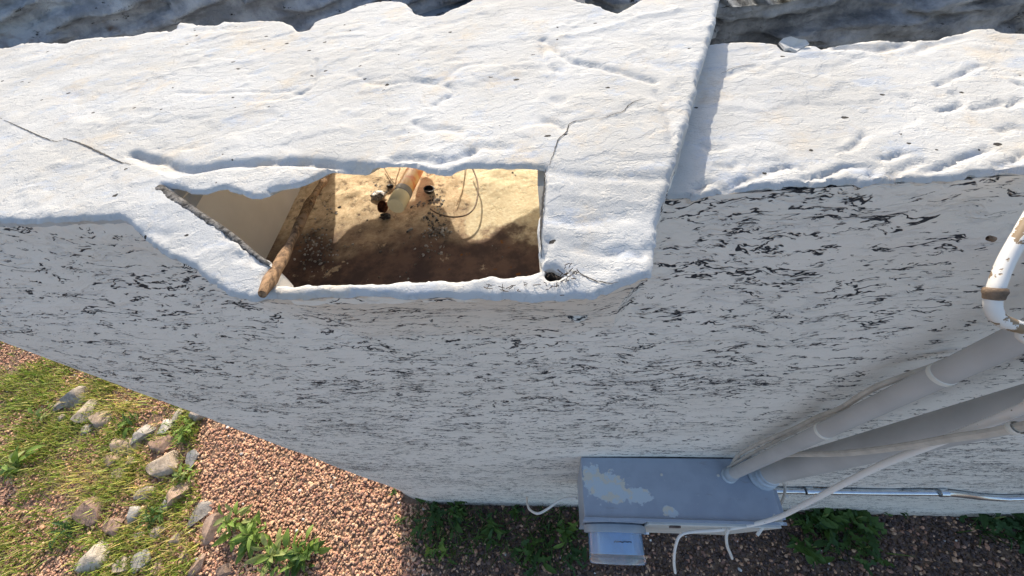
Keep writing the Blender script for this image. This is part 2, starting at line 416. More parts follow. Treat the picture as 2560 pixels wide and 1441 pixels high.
def cap(name, outer, holes, fn, strokes, fine, skirt, hole_skirt, parent, jag=.0030):
    O = resample(outer, .0023, jag, seed=1)
    Hs = [resample(h, .002, jag * .8, seed=20 + i * 3) for i, h in enumerate(holes)]
    lo, hi = O.min(0), O.max(0); pts = []
    gx0, gx1 = fine
    for a, b, st in ((lo[0], gx0, .007), (gx0, gx1, .0031), (gx1, hi[0], .007)):
        if b <= a: continue
        g = np.stack(np.meshgrid(np.arange(a, b, st), np.arange(lo[1], hi[1], st)), -1).reshape(-1, 2)
        pts.append(g + rng.uniform(-.3, .3, g.shape) * st)
    pts = np.vstack(pts); keep = inside(pts, O)
    for h in Hs: keep &= ~inside(pts, h)
    pts = pts[keep]; dd = seg_dist(pts, O)
    for h in Hs: dd = np.minimum(dd, seg_dist(pts, h))
    pts = pts[dd > .0013]
    allv = [O] + Hs + [pts]; V2 = np.vstack(allv); edges = []; o = 0
    for L in [O] + Hs:
        n = len(L); edges += [(o + i, o + (i + 1) % n) for i in range(n)]; o += n
    r = delaunay_2d_cdt([Vector(p) for p in V2], edges, [], 4, 1e-6)
    v2 = np.array([(v.x, v.y) for v in r[0]]); T = np.array([tuple(f) for f in r[2] if len(f) == 3]); ce = v2[T].mean(1); ok = inside(ce, O)
    for h in Hs: ok &= ~inside(ce, h)
    F = [tuple(int(i) for i in f) for f in T[ok]]
    edged = seg_dist(v2, O)
    for h in Hs: edged = np.minimum(edged, seg_dist(v2, h))
    rr = .0045; rim = np.clip(1 - edged / rr, 0, 1); drop = .0036 * (1 - np.sqrt(np.clip(1 - rim ** 2, 0, 1)))
    z = CAMZ - fn(v2[:, 0], v2[:, 1]) + relief(v2[:, 0], v2[:, 1], strokes, fn) - drop
    V = np.column_stack([v2, z]).tolist()
    # orientation
    a, b, c = (Vector(V[i]) for i in F[0])
    if (b - a).cross(c - a).z < 0: F = [f[::-1] for f in F]
    from collections import defaultdict
    def zed(P): return CAMZ - fn(P[:, 0], P[:, 1]) + relief(P[:, 0], P[:, 1], strokes, fn) - .0036
    for L, sk in [(O, skirt)] + [(h, hole_skirt[i]) for i, h in enumerate(Hs)]:
        zt = zed(L); rows = sk(L, zt)                 # list of (n,3) arrays below the rim
        rows = [np.column_stack([L, zt])] + rows; base = len(V); n = len(L)
        for R in rows: V += R.tolist()
        for k in range(len(rows) - 1):
            for i in range(n):
                j = (i + 1) % n
                F.append((base + k*n + i, base + k*n + j, base + (k+1)*n + j, base + (k+1)*n + i))
    o = np_mesh(name, V, F, M_PAINT, parent); o.data.materials.append(M_WALL); o.data.materials.append(M_CRACK)
    vv = np.array(V); mi = np.zeros(len(F), np.int32)
    for i in range(len(T[ok]), len(F)):
        q = vv[list(F[i])]; mi[i] = 1 if q[:, 1].mean() < wall_y(q[:, 0].mean()) + .02 and q[:, 2].max() < CAMZ - dL(q[:, 0].mean(), q[:, 1].mean()) - .005 else 0
        if len(Hs) > 1 and i >= len(F) - 2 * len(Hs[1]): mi[i] = 2
    o.data.polygons.foreach_set('material_index', mi); o.data.shade_smooth()
    try: o.data.set_sharp_from_angle(angle=math.radians(55))
    except Exception: pass
    return o

L_OUT_PX = [(0,552),(60,556),(130,553),(200,547),(270,545),(310,548),(335,575),(380,615),(420,640),(450,655),(480,665),(500,690),(530,710),(560,732),(590,746),(640,749),(720,748),(800,742),(900,738),(1000,742),(1100,743),(1200,742),(1300,748),(1380,750),(1440,748),(1490,742),(1500,733),(1545,722),(1590,705),(1625,693),(1632,650),(1640,600),(1645,560),(1655,530),(1662,490),(1672,460),(1690,400),(1705,350),(1720,300),(1738,230),(1750,180),(1765,130),(1780,80),(1795,20),(1805,-30)]
L_REAR_PX = [(1700,-40),(1620,-10),(1580,12),(1545,32),(1515,20),(1480,10),(1440,2),(1380,-30),(1250,-25),(1180,0),(1140,18),(1100,38),(1060,42),(1035,30),(1020,10),(1000,2),(960,2),(920,8),(880,22),(850,35),(800,48),(780,58),(772,76),(745,80),(728,62),(700,52),(650,50),(600,55),(560,53),(540,65),(510,65),(480,58),(445,58),(435,75),(380,80),(330,90),(250,92),(200,100),(150,108),(110,105),(60,108),(30,120),(0,118)]
HOLE_PX = [(405,463),(440,468),(470,478),(500,480),(530,474),(560,470),(590,478),(620,490),(650,489),(668,484),(672,474),(700,468),(735,463),(755,458),(780,445),(810,430),(835,422),(870,419),(920,416),(960,414),(985,410),(1030,415),(1050,420),(1065,427),(1095,434),(1125,436),(1140,428),(1160,418),(1200,417),(1260,417),(1320,418),(1362,420),
 (1358,470),(1352,510),(1350,540),(1347,580),(1350,615),(1343,635),(1350,655),(1352,672),(1330,683),(1250,690),(1150,697),(1050,700),(980,703),(900,706),(800,711),(720,715),(685,714),(668,695),(672,675),(680,662),(640,635),(600,600),(560,570),(500,530),(450,495)]
N_LINTEL = 32
HOLE2_PX = [(1364,668),(1374,664),(1392,674),(1410,680),(1416,690),(1396,699),(1372,701),(1360,690)]
L_OUTER = [(-1.086, .74), (-1.086, .42), (-1.075, .345), (-1.048, .304), (-1.0, .2835), (-.95, .2692), (-.88, .2545), (-.80, .2495), (-.65, .2485)] + [on(*p, dL) for p in L_OUT_PX] + [on(*p, dL) for p in L_REAR_PX]
HOLE = [on(*p, dL) for p in HOLE_PX]; HOLE2 = [on(*p, dL) for p in HOLE2_PX]
FLOOR_D = .37
def skirt_L(L, zt):
    x, y = L[:, 0], L[:, 1]; d0 = CAMZ - zt
    front = (y < .30) & (x < .13) | (x < -.9) & (y < .40)
    rear = y > .50
    tun = rear & (x > -.47) & (x < .03)
    rows = []
    n = 14
    for k in range(1, n + 1):
        t = (k / n) ** 1.6
        yw = wall_y(x) + .008
        xx = x.copy(); yy = y.copy(); dd = d0 + .02 * t
        yy = np.where(front, yw - (yw - y) * (1 - t) ** 2, yy)
        ox = np.where(front & (x > -.6), (x + .16) * .05 * t, 0); xx = xx + ox
        bump_ = .003 * fbm(x * 25, dd * 25, k, 2) * (t < .95)
        yy = np.where(front, yy - bump_, yy)
        dd = np.where(front, d0 + .34 * t, dd)
        dd = np.where(~front & ~rear, d0 + .07 * t, dd)
        dd = np.where(rear & ~tun, d0 + .17 * t, dd)
        dd = np.where(tun, d0 + .010 * t, dd)
        rows.append(np.column_stack([xx, yy, CAMZ - dd]))
    return rows
def skirt_hole(L, zt):
    x, y = L[:, 0], L[:, 1]; d0 = CAMZ - zt; lint = seg_dist(L, np.array(HOLE[:N_LINTEL]), False) < .0045
    return [np.column_stack([x, np.where(lint, y + .017 * k, y), CAMZ - np.where(lint, d0 + .0082 * k, d0 + .009 * k)]) for k in (1, 2, 3)]
def skirt_small(L, zt):
    c = L.mean(0); return [np.column_stack([L, zt - .004]), np.column_stack([c + (L - c) * 1.02, zt - .018]), np.column_stack([c + (L - c) * .03, zt - .034])]
STROKES_L = [
 ([(330,385),(400,405),(470,428),(560,412),(660,408),(760,404),(860,412),(910,418)], .0085, .0075),
 ([(345,400),(400,424),(450,438)], .004, .005),
 ([(985,402),(1020,396),(1060,400),(1100,405),(1150,396),(1185,380)], .006, .008),
 ([(1200,366),(1240,372),(1275,370)], .0025, .006),
 ([(1362,98),(1395,130),(1430,155),(1480,165),(1540,180),(1590,195),(1635,206)], .0045, .006),
 ([(1355,100),(1358,140),(1372,165),(1400,182)], .0035, .005),
 ([(1638,232),(1660,265),(1675,310),(1680,370)], .003, .005),
 ([(1380,428),(1450,438),(1530,444),(1600,446),(1672,446)], .0028, .007),
 ([(1040,308),(1070,325),(1105,322),(1150,330)], .003, .006),
 ([(440,232),(520,236),(620,231),(690,232),(735,226)], .0018, .004),
 ([(790,150),(788,195),(775,225),(735,238)], .0035, .004),
 ([(885,180),(920,205),(960,212),(1040,205),(1100,210),(1150,170),(1200,160)], .0022, .006),
 ([(1120,215),(1135,235),(1105,250),(1085,265)], .003, .004),
 ([(1385,250),(1400,262),(1410,252)], .003, .006),
 ([(1360,305),(1390,310),(1410,322)], .003, .006),
 ([(1400,95),(1500,75),(1600,45),(1700,25)], -.002, .008),
 ([(1360,640),(1372,612),(1366,600)], .004, .004),
 ([(1550,630),(1570,625),(1600,640),(1620,620)], .004, .005),
 ([(1440,620),(1480,632),(1540,640)], .002, .006),
 ([(1380,545),(1450,560),(1560,545)], .002, .009),
 ([(600,640),(640,655),(668,658)], .0035, .005),
 ([(560,590),(600,605),(640,640)], .003, .004),
 ([(60,600),(90,590)], .002, .004),
 ([(350,575),(420,590)], .002, .007),
 ([(130,215),(200,250),(280,300)], .0015, .01),
 ([(330,330),(360,345),(400,380)], .0012, .01),
]
canale = cap('parapet', L_OUTER, [HOLE, HOLE2], dL, STROKES_L, (-.56, .22), skirt_L, [skirt_hole, skirt_small], house)
canale['label'] = 'higher sunlit white parapet with the opening of the roof scupper'

R_FRONT_PX = [(1690,493),(1720,490),(1738,497),(1770,487),(1800,478),(1830,475),(1870,470),(1900,467),(1950,463),(2000,462),(2050,460),(2100,458),(2130,455),(2160,462),(2200,455),(2260,450),(2330,452),(2380,448),(2430,437),(2500,430),(2560,432)]
R_REAR_PX = [(2560,80),(2520,82),(2480,70),(2430,72),(2400,82),(2360,90),(2330,98),(2260,100),(2200,100),(2120,108),(2050,115),(2010,118),(1985,135),(1965,130),(1945,112),(1920,112),(1880,107),(1800,106)]
R_OUTER = [(.05, .40), (.05, .262)] + [on(*p, dR) for p in R_FRONT_PX] + [(.62, .249), (1.5, .249), (1.5, .47), (.7, .47)] + [on(*p, dR) for p in R_REAR_PX] + [(.05, .5)]
def skirt_R(L, zt):
    x, y = L[:, 0], L[:, 1]; front = y < .3
    out = []
    for t in (.33, .66, 1.0):
        out.append(np.column_stack([x, np.where(front, y + (.258 - y) * t, y), zt - np.where(front, .02, .14) * t]))
    return out
STROKES_R = [
 ([(1735,472),(1755,462),(1785,455),(1808,470)], .0045, .004),
 ([(1815,470),(1850,455),(1900,440),(1935,425),(1975,416),(2010,425)], .0045, .004),
 ([(2010,448),(2060,440),(2110,420),(2150,418),(2185,420),(2178,440)], .0045, .004),
 ([(2105,380),(2140,362),(2162,335)], .0045, .004),
 ([(2195,400),(2225,398),(2260,385)], .004, .004),
 ([(2230,440),(2275,415),(2310,405)], .0035, .005),
 ([(2310,430),(2360,420),(2410,395),(2470,375)], .0045, .004),
 ([(2345,280),(2380,275),(2405,255),(2385,235)], .004, .004),
 ([(2435,275),(2470,270),(2500,258)], .004, .004),
 ([(2340,215),(2370,205),(2410,185),(2445,168)], .0035, .004),
 ([(2520,270),(2550,250)], .003, .004),
 ([(2500,330),(2530,320),(2560,325)], .004, .004),
 ([(2490,420),(2530,405),(2560,390)], .0045, .004),
 ([(2540,210),(2560,215)], .004, .004),
 ([(1890,168),(1850,180),(1800,195)], .002, .006),
 ([(1760,235),(1745,255),(1742,270)], .003, .005),
 ([(1750,365),(1790,375),(1820,370)], .003, .004),
 ([(1790,415),(1830,420),(1850,405)], .003, .004),
 ([(2060,120),(2130,118),(2200,125),(2260,112)], .006, .010),
 ([(2290,130),(2340,110),(2400,95)], .004, .008),
]
rparapet = cap('parapet', R_OUTER, [], dR, STROKES_R, (.1, .62), skirt_R, [], house, jag=.0042)
rparapet['label'] = 'lower sunlit white parapet with torn trowel marks'

# ---- scupper channel: pan, jambs, soffit
def grid_mesh(name, fn, nu, nv, m, parent, smooth=True):
    u, v = np.meshgrid(np.linspace(0, 1, nu), np.linspace(0, 1, nv), indexing='ij')
    V = fn(u, v).reshape(-1, 3); idx = np.arange(nu * nv).reshape(nu, nv)
    F = np.stack([idx[:-1, :-1], idx[1:, :-1], idx[1:, 1:], idx[:-1, 1:]], -1).reshape(-1, 4)
    return np_mesh(name, V, F, m, parent, smooth=smooth)
def L3(a, b, t): return a + (b - a) * t
def pan_fn(u, v):
    x = L3(-.405, .0, u); y = L3(.268, .72, v)
    drift = .004 * np.clip((y - .38) / .06, 0, 1) * (.5 + fbm(x * 30, y * 30, 2, 4))
    return np.stack([x, y, CAMZ - FLOOR_D + .0012 * fbm(x * 12, y * 12, 0, 3) + np.maximum(drift, 0)], -1)
pan = grid_mesh('scupper_floor', pan_fn, 170, 180, M_PAN, house); pan['label'] = 'rusty metal scupper floor with pale dust at its inner end'
jl = MB(); jl.add([(-.366, .268, CAMZ - .222), (-.366, .655, CAMZ - .222), (-.399, .655, CAMZ - .378), (-.399, .268, CAMZ - .378)], [(0, 1, 2, 3)])
jl.add([(-.388, .262, CAMZ - .222), (-.388, .655, CAMZ - .222), (-.414, .655, CAMZ - .378), (-.414, .262, CAMZ - .378)], [(3, 2, 1, 0)])
jl.build('scupper_cheek', M_JAMB, house, smooth=False)['label'] = 'beige shaded sheet-metal cheek'
jr = MB(); jr.box((-.012, .262, CAMZ - .385), (.004, .63, CAMZ - .224)); jr.build('scupper_cheek', M_JAMB, house, smooth=False)
sf = MB(); sf.add([(-.41, .272, CAMZ - .243), (.0, .272, CAMZ - .243), (.0, .70, CAMZ - .2215), (-.41, .70, CAMZ - .2215)], [(0, 1, 2, 3)])
def soffit_fn(u, v):
    x = L3(-.43, .02, u); rear = np.interp(x, sorted([p[0] for p in map(lambda q: on(*q, dL), L_REAR_PX)]), [p[1] for p in sorted([on(*q, dL) for q in L_REAR_PX])])
    y = L3(.342, rear - .003, v)
    return np.stack([x, y, CAMZ - L3(.237, .2215, v) + .002 * fbm(x * 30, y * 30, 3, 3)], -1)
grid_mesh('scupper_soffit', soffit_fn, 60, 40, M_BARE, house)

# gritty unpainted mortar strip along the left edge of the opening
strip_px = [(402,462),(450,495),(500,530),(560,570),(600,600),(640,635),(678,662)]
inn = [on(*p, dL) for p in strip_px]; V = []; F = []
Ls = spline([(*p, 0) for p in inn], 22)
for i, p in enumerate(Ls):
    t = i / (len(Ls) - 1); wd = .0075 * (1 - .7 * t) * (1 + .6 * float(fbm(t * 14, .3, 0, 4))) + .0012
    a, b = (Ls[max(i-1, 0)], Ls[min(i+1, len(Ls)-1)]); tn = (b - a).normalized(); nn = Vector((tn.y, -tn.x, 0))
    for k in range(5):
        q = p + nn * (wd * k / 4 - .001)
        z = CAMZ - float(dL(q.x, q.y)) + .0002 + .0004 * (1 if 0 < k < 4 else -2.2) + .0008 * float(fbm(q.x * 260, q.y * 260, 0, 3))
        V.append((q.x, q.y, z))
for i in range(len(Ls) - 1):
    for k in range(4): F.append((i*5+k, i*5+k+1, (i+1)*5+k+1, (i+1)*5+k))
o = np_mesh('mortar_strip', V, F, M_MORTAR, canale); o['label'] = 'gritty grey unpainted mortar along the opening edge'

# cracks in the paint (narrow open gaps, thin dark slivers set into the skin)
def surf_crack(px, fn, wmax, strokes):
    q = [Vector((*on(*p, fn), 0)) for p in px]; q = spline(q, 9)
    P = np.array([(v.x, v.y) for v in q])
    P += .0011 * np.stack([fbm(P[:, 0] * 260, P[:, 1] * 260, 1, 2), fbm(P[:, 0] * 260 + 5, P[:, 1] * 260, 6, 2)], 1)
    Z = CAMZ - fn(P[:, 0], P[:, 1]) + relief(P[:, 0], P[:, 1], strokes, fn) + .0006
    V = []; F = []; n = len(P)
    for i in range(n):
        a, b = P[max(i-1, 0)], P[min(i+1, n-1)]; t = b - a; t /= np.hypot(*t) + 1e-9; nn = np.array([-t[1], t[0]])
        wd = wmax * .62 * (.25 + .75 * math.sin(math.pi * i / (n - 1))) * (1 + .7 * float(fbm(i * .4, 2, 0, 2))) / 2
        V += [(*(P[i] + nn * wd), Z[i]), (*(P[i] - nn * wd), Z[i])]
    for i in range(n - 1): F.append((2*i, 2*i+1, 2*i+3, 2*i+2))
    return np_mesh('crack', V, F, M_CRACK, canale if fn is dL else rparapet, smooth=False)
surf_crack([(0,296),(40,315),(70,328),(100,342),(140,355),(165,352)], dL, .0022, STROKES_L)
surf_crack([(160,348),(200,360),(250,382),(290,402),(330,415)], dL, .0034, STROKES_L)
surf_crack([(1372,416),(1385,385),(1395,355),(1415,335),(1425,312),(1450,305),(1500,297)], dL, .0016, STROKES_L)
surf_crack([(1498,303),(1530,292),(1555,285),(1570,268),(1590,258),(1617,250)], dL, .0014, STROKES_L)
surf_crack([(1420,676),(1450,685),(1475,700),(1510,712),(1545,712)], dL, .0016, STROKES_L)
surf_crack([(1800,186),(1840,172),(1890,162)], dR, .0010, STROKES_R)
surf_crack([(1363,424),(1362,460),(1358,500),(1355,540),(1352,590),(1354,640)], dL, .0032, STROKES_L)

# small stucco lump under the scupper lip
def lump(name, c, r, m, seed, parent, sub=2, sharp=.25):
    import bmesh
    bm = bmesh.new(); bmesh.ops.create_icosphere(bm, subdivisions=sub, radius=1)
    v = np.array([x.co[:] for x in bm.verts]); n = 1 + sharp * fbm(v[:, 0] * 1.4 + seed, v[:, 1] * 1.4, v[:, 2] * 1.4, 3)
    v = v * n[:, None] * np.array(r) + np.array(c)
    F = [[q.index for q in f.verts] for f in bm.faces]; bm.free()
    return np_mesh(name, v, F, m, parent)
p = wallpt(1440, 757); lump('lump', (p.x, .235, p.z), (.014, .012, .004), M_WALL, 5, house)

# ---- roof side: deck, dark weathered tiers, loose flake
def tier(name, x0, x1, yf, df, depth, nu, nv, seed, amp, m):
    def fn(u, v):
        x = L3(x0, x1, u); top = df(x); d = top + depth * v
        y = yf(x) + amp * fbm(x * 7 + seed, d * 30, 2, 5) + amp * .5 * np.clip((fbm(x * 5, d * 34 + seed, 5, 3)) / .06, -1, 1) - .04 * v
        z = CAMZ - d + .008 * fbm(x * 9, seed + v * 0, 3, 3)
        y[:, 1] = y[:, 2]; z[:, 1] = z[:, 2]; y[:, 0] = yf(x[:, 0]) + .2; z[:, 0] = z[:, 2] - .004      # top runs back to the roof
        return np.stack([x, y, z], -1)
    return grid_mesh(name, fn, nu, nv, m, house)
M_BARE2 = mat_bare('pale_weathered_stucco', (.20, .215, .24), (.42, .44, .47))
tier('roof_curb', -1.085, .02, lambda x: .80 + .45 * (x + 1.05), lambda x: np.interp(x, [-1.1, -1.0, -.79, -.47, .1], [.140, .152, .200, .282, .34]), .24, 240, 60, 3, .022, M_BARE2)
tier('roof_curb', .06, 2.4, lambda x: .66 + 0 * x, lambda x: np.interp(x, [.06, .2, .26], [.212, .212, .245]), .155, 260, 60, 11, .028, M_BARE)
dk = MB(); dk.add([(-1.07, .69, CAMZ - .376), (-1.07, 6, CAMZ - .376), (4.5, 6, CAMZ - .376), (4.5, .46, CAMZ - .376), (.04, .46, CAMZ - .376), (.04, .69, CAMZ - .376)], [(0, 5, 4, 3, 2, 1)])
dk.build('roof_deck', M_BARE, house, smooth=False)
fl = []
for i, (px, py, d) in enumerate([(1946,110,.2315),(1958,98,.228),(1978,93,.2255),(1996,99,.226),(2012,101,.227),(2022,113,.230),(2004,124,.2325),(1990,134,.2335),(1972,126,.232),(1960,128,.2325)]): fl.append(at(px, py, d))
f = MB(); f.add(fl + [sum(fl, Vector()) / len(fl) + Vector((0, 0, -.004))], [(i, (i + 1) % 10, 10) for i in range(10)]); fo = f.build('paint_flake', M_PAINT, rparapet, smooth=False)
s = fo.modifiers.new('thick', 'SOLIDIFY'); s.thickness = .0025

# ================================================================== THINGS IN THE SCUPPER
FZ = CAMZ - FLOOR_D
# driftwood stick leaning from the floor over the lip
a = at(655, 737, .2085); b = at(818, 436, .352)
pts = spline([a, a.lerp(b, .25) + Vector((.001, .0, .0)), a.lerp(b, .6) + Vector((-.0015, 0, .001)), a.lerp(b, .85), b + (b - a) * .12], 8)
mb = MB(); n = len(pts); rad = [(.0028 if i == 0 else .0045) + .0007 * math.sin(i * .55) + .0005 * math.sin(i * 1.3) for i in range(n)]
rad[0], rad[1] = .0030, .0043
mb.tube(pts, rad, 16)
V = np.array(mb.v); mb.v = (V + .0011 * np.stack([fbm(V[:, 0] * 160, V[:, 1] * 60, V[:, 2] * 160, 2)] * 3, 1)).tolist()
M_WOOD = mat_wood()
stick = mb.build('driftwood_stick', M_WOOD, None); tag(stick, 'brown weathered wooden stick lying along the left side of the scupper floor', 'stick')
def kn(t, dx, r):
    p = a.lerp(b, t) + Vector((dx, 0, .005)); m_ = MB(); m_.tube([p, p + Vector((.002, 0, .004))], [r, r * .6], 8); o = m_.build('knot', M_WOOD); o.parent = stick; return o
kn(.55, .005, .0026); kn(.33, .005, .0024)
# vial: cream base, grey collar, orange cap
v0 = at(989, 516, .330); v1 = at(1056, 392, .348); ax = (v1 - v0).normalized(); Lh = (v1 - v0).length
vial = empty('plastic_vial', v0, 'cream and orange plastic vial with grey collar lying on scupper dust', 'vial')
R0 = .0118
M_CREAM = simple('cream_plastic', (.88, .77, .48), .35, 0, .06, 20); M_COLLAR = simple('grey_collar_plastic', (.30, .27, .24), .4, 0, .08, 40)
t = NT('sun_faded_orange_plastic'); c = t.co(); cc = t.mix(t.step(t.noise(c, 55, 2), .42, .60), (.92, .52, .18), (.80, .20, .02)); M_ORANGE = t.done(cc, .35, 0, None, .4)
m_ = MB(); m_.lathe([(0, 0), (R0 * .9, 0), (R0, .0015), (R0, Lh * .185)], v0, ax); m_.build('body', M_CREAM, vial)
m_ = MB(); m_.lathe([(R0 * .97, Lh * .185), (R0 * .97, Lh * .193), (R0 * 1.02, Lh * .196), (R0 * 1.02, Lh * .275)], v0, ax); m_.build('collar', M_COLLAR, vial)
m_ = MB(); m_.lathe([(R0 * .96, Lh * .275), (R0 * .96, Lh * .98), (R0 * .85, Lh), (0, Lh)], v0, ax); m_.build('cap', M_ORANGE, vial)
# bottle caps
def bcap(px, py, r, tilt, m, lab, dd):
    p = at(px, py, FLOOR_D - dd); m_ = MB(); axv = Vector(tilt).normalized()
    prof = [(0, .0), (r * .8, .0), (r * .95, .0012), (r, .004), (r * 1.04, .006), (r * .96, .006), (r * .9, .002), (0, .0015)]
    m_.lathe(prof, p, axv, 21); o = m_.build('bottle_cap', m, None); tag(o, lab, 'bottle cap', 'old bottle caps in the scupper'); return o
M_RUST = simple('flaking_rust', (.14, .05, .022), .8, .2, .5, 260, .6); M_BLACKM = simple('tarnished_black_metal', (.035, .033, .032), .35, .3, .4, 200, .3)
bcap(962, 519, .0084, (-.35, -.5, .8), M_RUST, 'rusty brown bottle cap beside the cream end of the vial', .008)
bcap(1073, 480, .0076, (.2, .1, .97), M_BLACKM, 'blackened bottle cap in the shadow right of the vial', .003)
# crumpled foil lumps
M_FOIL = simple('dirty_silver_foil', (.30, .28, .26), .4, .5, .7, 300, .6); M_CHAR = simple('charred_crust', (.03, .028, .027), .5, 0, .5, 300, .6)
for px, py, r, m, sd, lab in ((946, 489, .011, M_FOIL, 2, 'crumpled dirty silver foil left of the vial'), (962, 541, .0075, M_CHAR, 4, 'black charred lump just below the rusty bottle cap'), (975, 466, .005, M_CHAR, 8, 'small black lump between the dry twigs and vial')):
    p = at(px, py, FLOOR_D - .004); o = lump('debris_lump', p, (r, r * .75, r * .5), m, sd * 3.3, None, 3, .9); tag(o, lab, 'debris')
# bent wire and twigs
def wire(name, px, r, m, lab, cat, d=FLOOR_D - .0035, seg=8, group=None, n=8):
    P = spline([at(q[0], q[1], q[2] if len(q) > 2 else d) for q in px], n); m_ = MB(); m_.tube(P, r, seg); o = m_.build(name, m, None); tag(o, lab, cat, group); return o
M_WIRE = simple('brown_rusty_wire', (.16, .11, .075), .5, .3, .3, 200); M_TWIG = simple('dry_twig', (.34, .24, .14), .85, 0, .3, 200)
wire('bent_wire', [(1076,523,.364),(1095,534,.358),(1130,543,.355),(1165,538,.355),(1187,518,.356),(1195,480,.356),(1192,450,.355),(1180,418,.352),(1172,395,.350)], .0011, M_WIRE, 'thin rusty wire bent in a hook right of the vial', 'wire')
wire('thin_root', [(1141,515),(1155,480),(1160,450),(1164,415)], .0006, M_TWIG, 'thin dry root inside the curve of the bent wire', 'root')
wire('dry_twig', [(960,419),(972,440),(985,458),(996,470)], .0009, M_TWIG, 'dry twig slanting right above the foil', 'twig', FLOOR_D - .008, group='dry twigs in the scupper')
wire('dry_twig', [(1000,421),(992,445),(985,470),(978,478)], .0008, M_TWIG, 'dry twig slanting left against the orange cap', 'twig', FLOOR_D - .012, group='dry twigs in the scupper')
wire('dry_twig', [(957,497),(970,484),(985,478),(1000,474)], .0008, M_TWIG, 'short dry twig reaching from foil to the vial', 'twig', FLOOR_D - .010, group='dry twigs in the scupper')
# scattered grit on the pan
ico_v = None
def ico():
    import bmesh
    bm = bmesh.new(); bmesh.ops.create_icosphere(bm, subdivisions=1, radius=1); v = np.array([q.co[:] for q in bm.verts]); f = np.array([[q.index for q in g.verts] for g in bm.faces]); bm.free(); return v, f
IV, IF = ico()
def stones(name, C, S, cols, m, seed, rough=.3, flat=.62):
    r = np.random.default_rng(seed); N = len(C); A = r.uniform(0, 6.28, N); B = r.uniform(-.5, .5, N)
    sc = np.stack([S * r.uniform(.75, 1.35, N), S * r.uniform(.6, 1.0, N), S * flat * r.uniform(.6, 1.2, N)], 1)
    jit = 1 + r.uniform(-rough, rough, (N, len(IV)))
    P = IV[None] * jit[..., None] * sc[:, None]
    ca, sa, cb, sb = np.cos(A), np.sin(A), np.cos(B), np.sin(B)
    x, y, z = P[..., 0], P[..., 1], P[..., 2]
    y, z = y * cb[:, None] - z * sb[:, None], y * sb[:, None] + z * cb[:, None]
    x, y = x * ca[:, None] - y * sa[:, None], x * sa[:, None] + y * ca[:, None]
    P = np.stack([x, y, z], -1) + np.asarray(C)[:, None]
    F = (IF[None] + (np.arange(N) * len(IV))[:, None, None]).reshape(-1, 3)
    return np_mesh(name, P.reshape(-1, 3), F, m, None, np.repeat(cols, len(IV), 0), smooth=False)
M_GRIT = mat_attr('grit_stone', .8, .3, 300)
C = []; K = []
def grit(px, py, sp, n):
    for _ in range(n):
        q = at(px + random.gauss(0, sp), py + random.gauss(0, sp * .7), FLOOR_D - .0005); C.append(q); K.append(random.choice([(.30,.28,.25),(.45,.42,.38),(.10,.095,.09),(.18,.15,.12)]))
for args in ((1100,480,14,40),(1095,505,12,40),(1080,545,16,30),(1095,575,16,45),(1075,590,14,30),(1045,515,10,14),(1085,620,22,24),(800,620,30,60),(780,600,22,40),(790,650,24,30),(830,520,14,14),(1000,425,25,50),(950,470,16,30),(1240,430,40,30),(1000,640,160,50),(940,480,20,30)): grit(*args)
S = np.abs(rng.normal(.0012, .0006, len(C))) + .0005
tag(stones('roof_grit', [tuple(c) for c in C], S, np.array(K), M_GRIT, 3), 'loose grey roof grit scattered on the scupper floor', 'grit', kind='stuff')

# dark root hairs stuck to the lip around the small black hole
mb = MB(); rr_ = random.Random(4); hairs = []
for k in range(46):
    cx, cy = (rr_.gauss(1400, 26), rr_.gauss(694, 14)) if k < 26 else (rr_.uniform(1190, 1420), rr_.uniform(715, 728))
    a0 = rr_.uniform(0, 6.28); ln_ = rr_.uniform(6, 20); pp = []
    for j in range(4):
        px_, py_ = cx + math.cos(a0 + j * rr_.uniform(-.3, .3)) * ln_ * j / 3, cy + math.sin(a0) * .6 * ln_ * j / 3
        pp.append((*on(px_, py_, dL), .0008 + .001 * j))
    hairs.append(pp)
HA = np.array(hairs).reshape(-1, 3); HA[:, 2] += CAMZ - dL(HA[:, 0], HA[:, 1]) + relief(HA[:, 0], HA[:, 1], STROKES_L, dL)
for pp in HA.reshape(-1, 4, 3): mb.tube(pp.tolist(), .00028, 4)
tag(mb.build('root_hairs', simple('dark_root_hair', (.07, .05, .035), .9)), 'fine dark root hairs clinging to the scupper lip by the black hole', 'root hairs', kind='stuff')

# ================================================================== ELECTRICAL GEAR
BT = CAMZ - 1.295                 # panel top
def P3(px, py, d): return at(px, py, d)
X0, X1, Y0, Y1, HB = .0555, .590, .083, .247, .50
panel = empty('electrical_panel', ((X0 + X1) / 2, .16, BT - HB), 'blue grey metal electrical panel with flaking paint mounted on the shaded wall', 'electrical panel')
def topat(px, py):
    q = at(px, py, 1.295); return (q.x, q.y, q.z)
M_PANEL = mat_panel([(topat(1520, 1218), .062, .045, .02), (topat(1482, 1195), .035, .04, .02), (topat(1592, 1240), .05, .026, .02), (topat(1540, 1245), .04, .02, .02), (topat(1676, 1280), .022, .016, .02), (topat(1945, 1300), .016, .016, .02)])
M_PANEL_IN = simple('pale_grey_panel_front', (.60, .59, .55), .45, 0, .06, 20)
mb = MB(); mb.box((X0, Y0, BT - HB), (X1, Y1, BT)); cabinet = mb.build('cabinet', M_PANEL, panel, smooth=False, bevel=.003)
mb = MB(); mb.box((X0 + .178, Y0 - .010, BT - HB + .02), (X1 - .004, Y0 - .001, BT - .012)); mb.build('door', M_PANEL_IN, panel, smooth=False, bevel=.002)['label'] = 'pale cover of the breaker side'; door = panel.children[-1]
mb = MB(); mb.box((X0 - .004, Y0 - .006, BT - HB + .01), (X0 + .172, Y0 - .0005, BT - .006)); mb.build('meter_cover', M_PANEL, panel, smooth=False, bevel=.002)
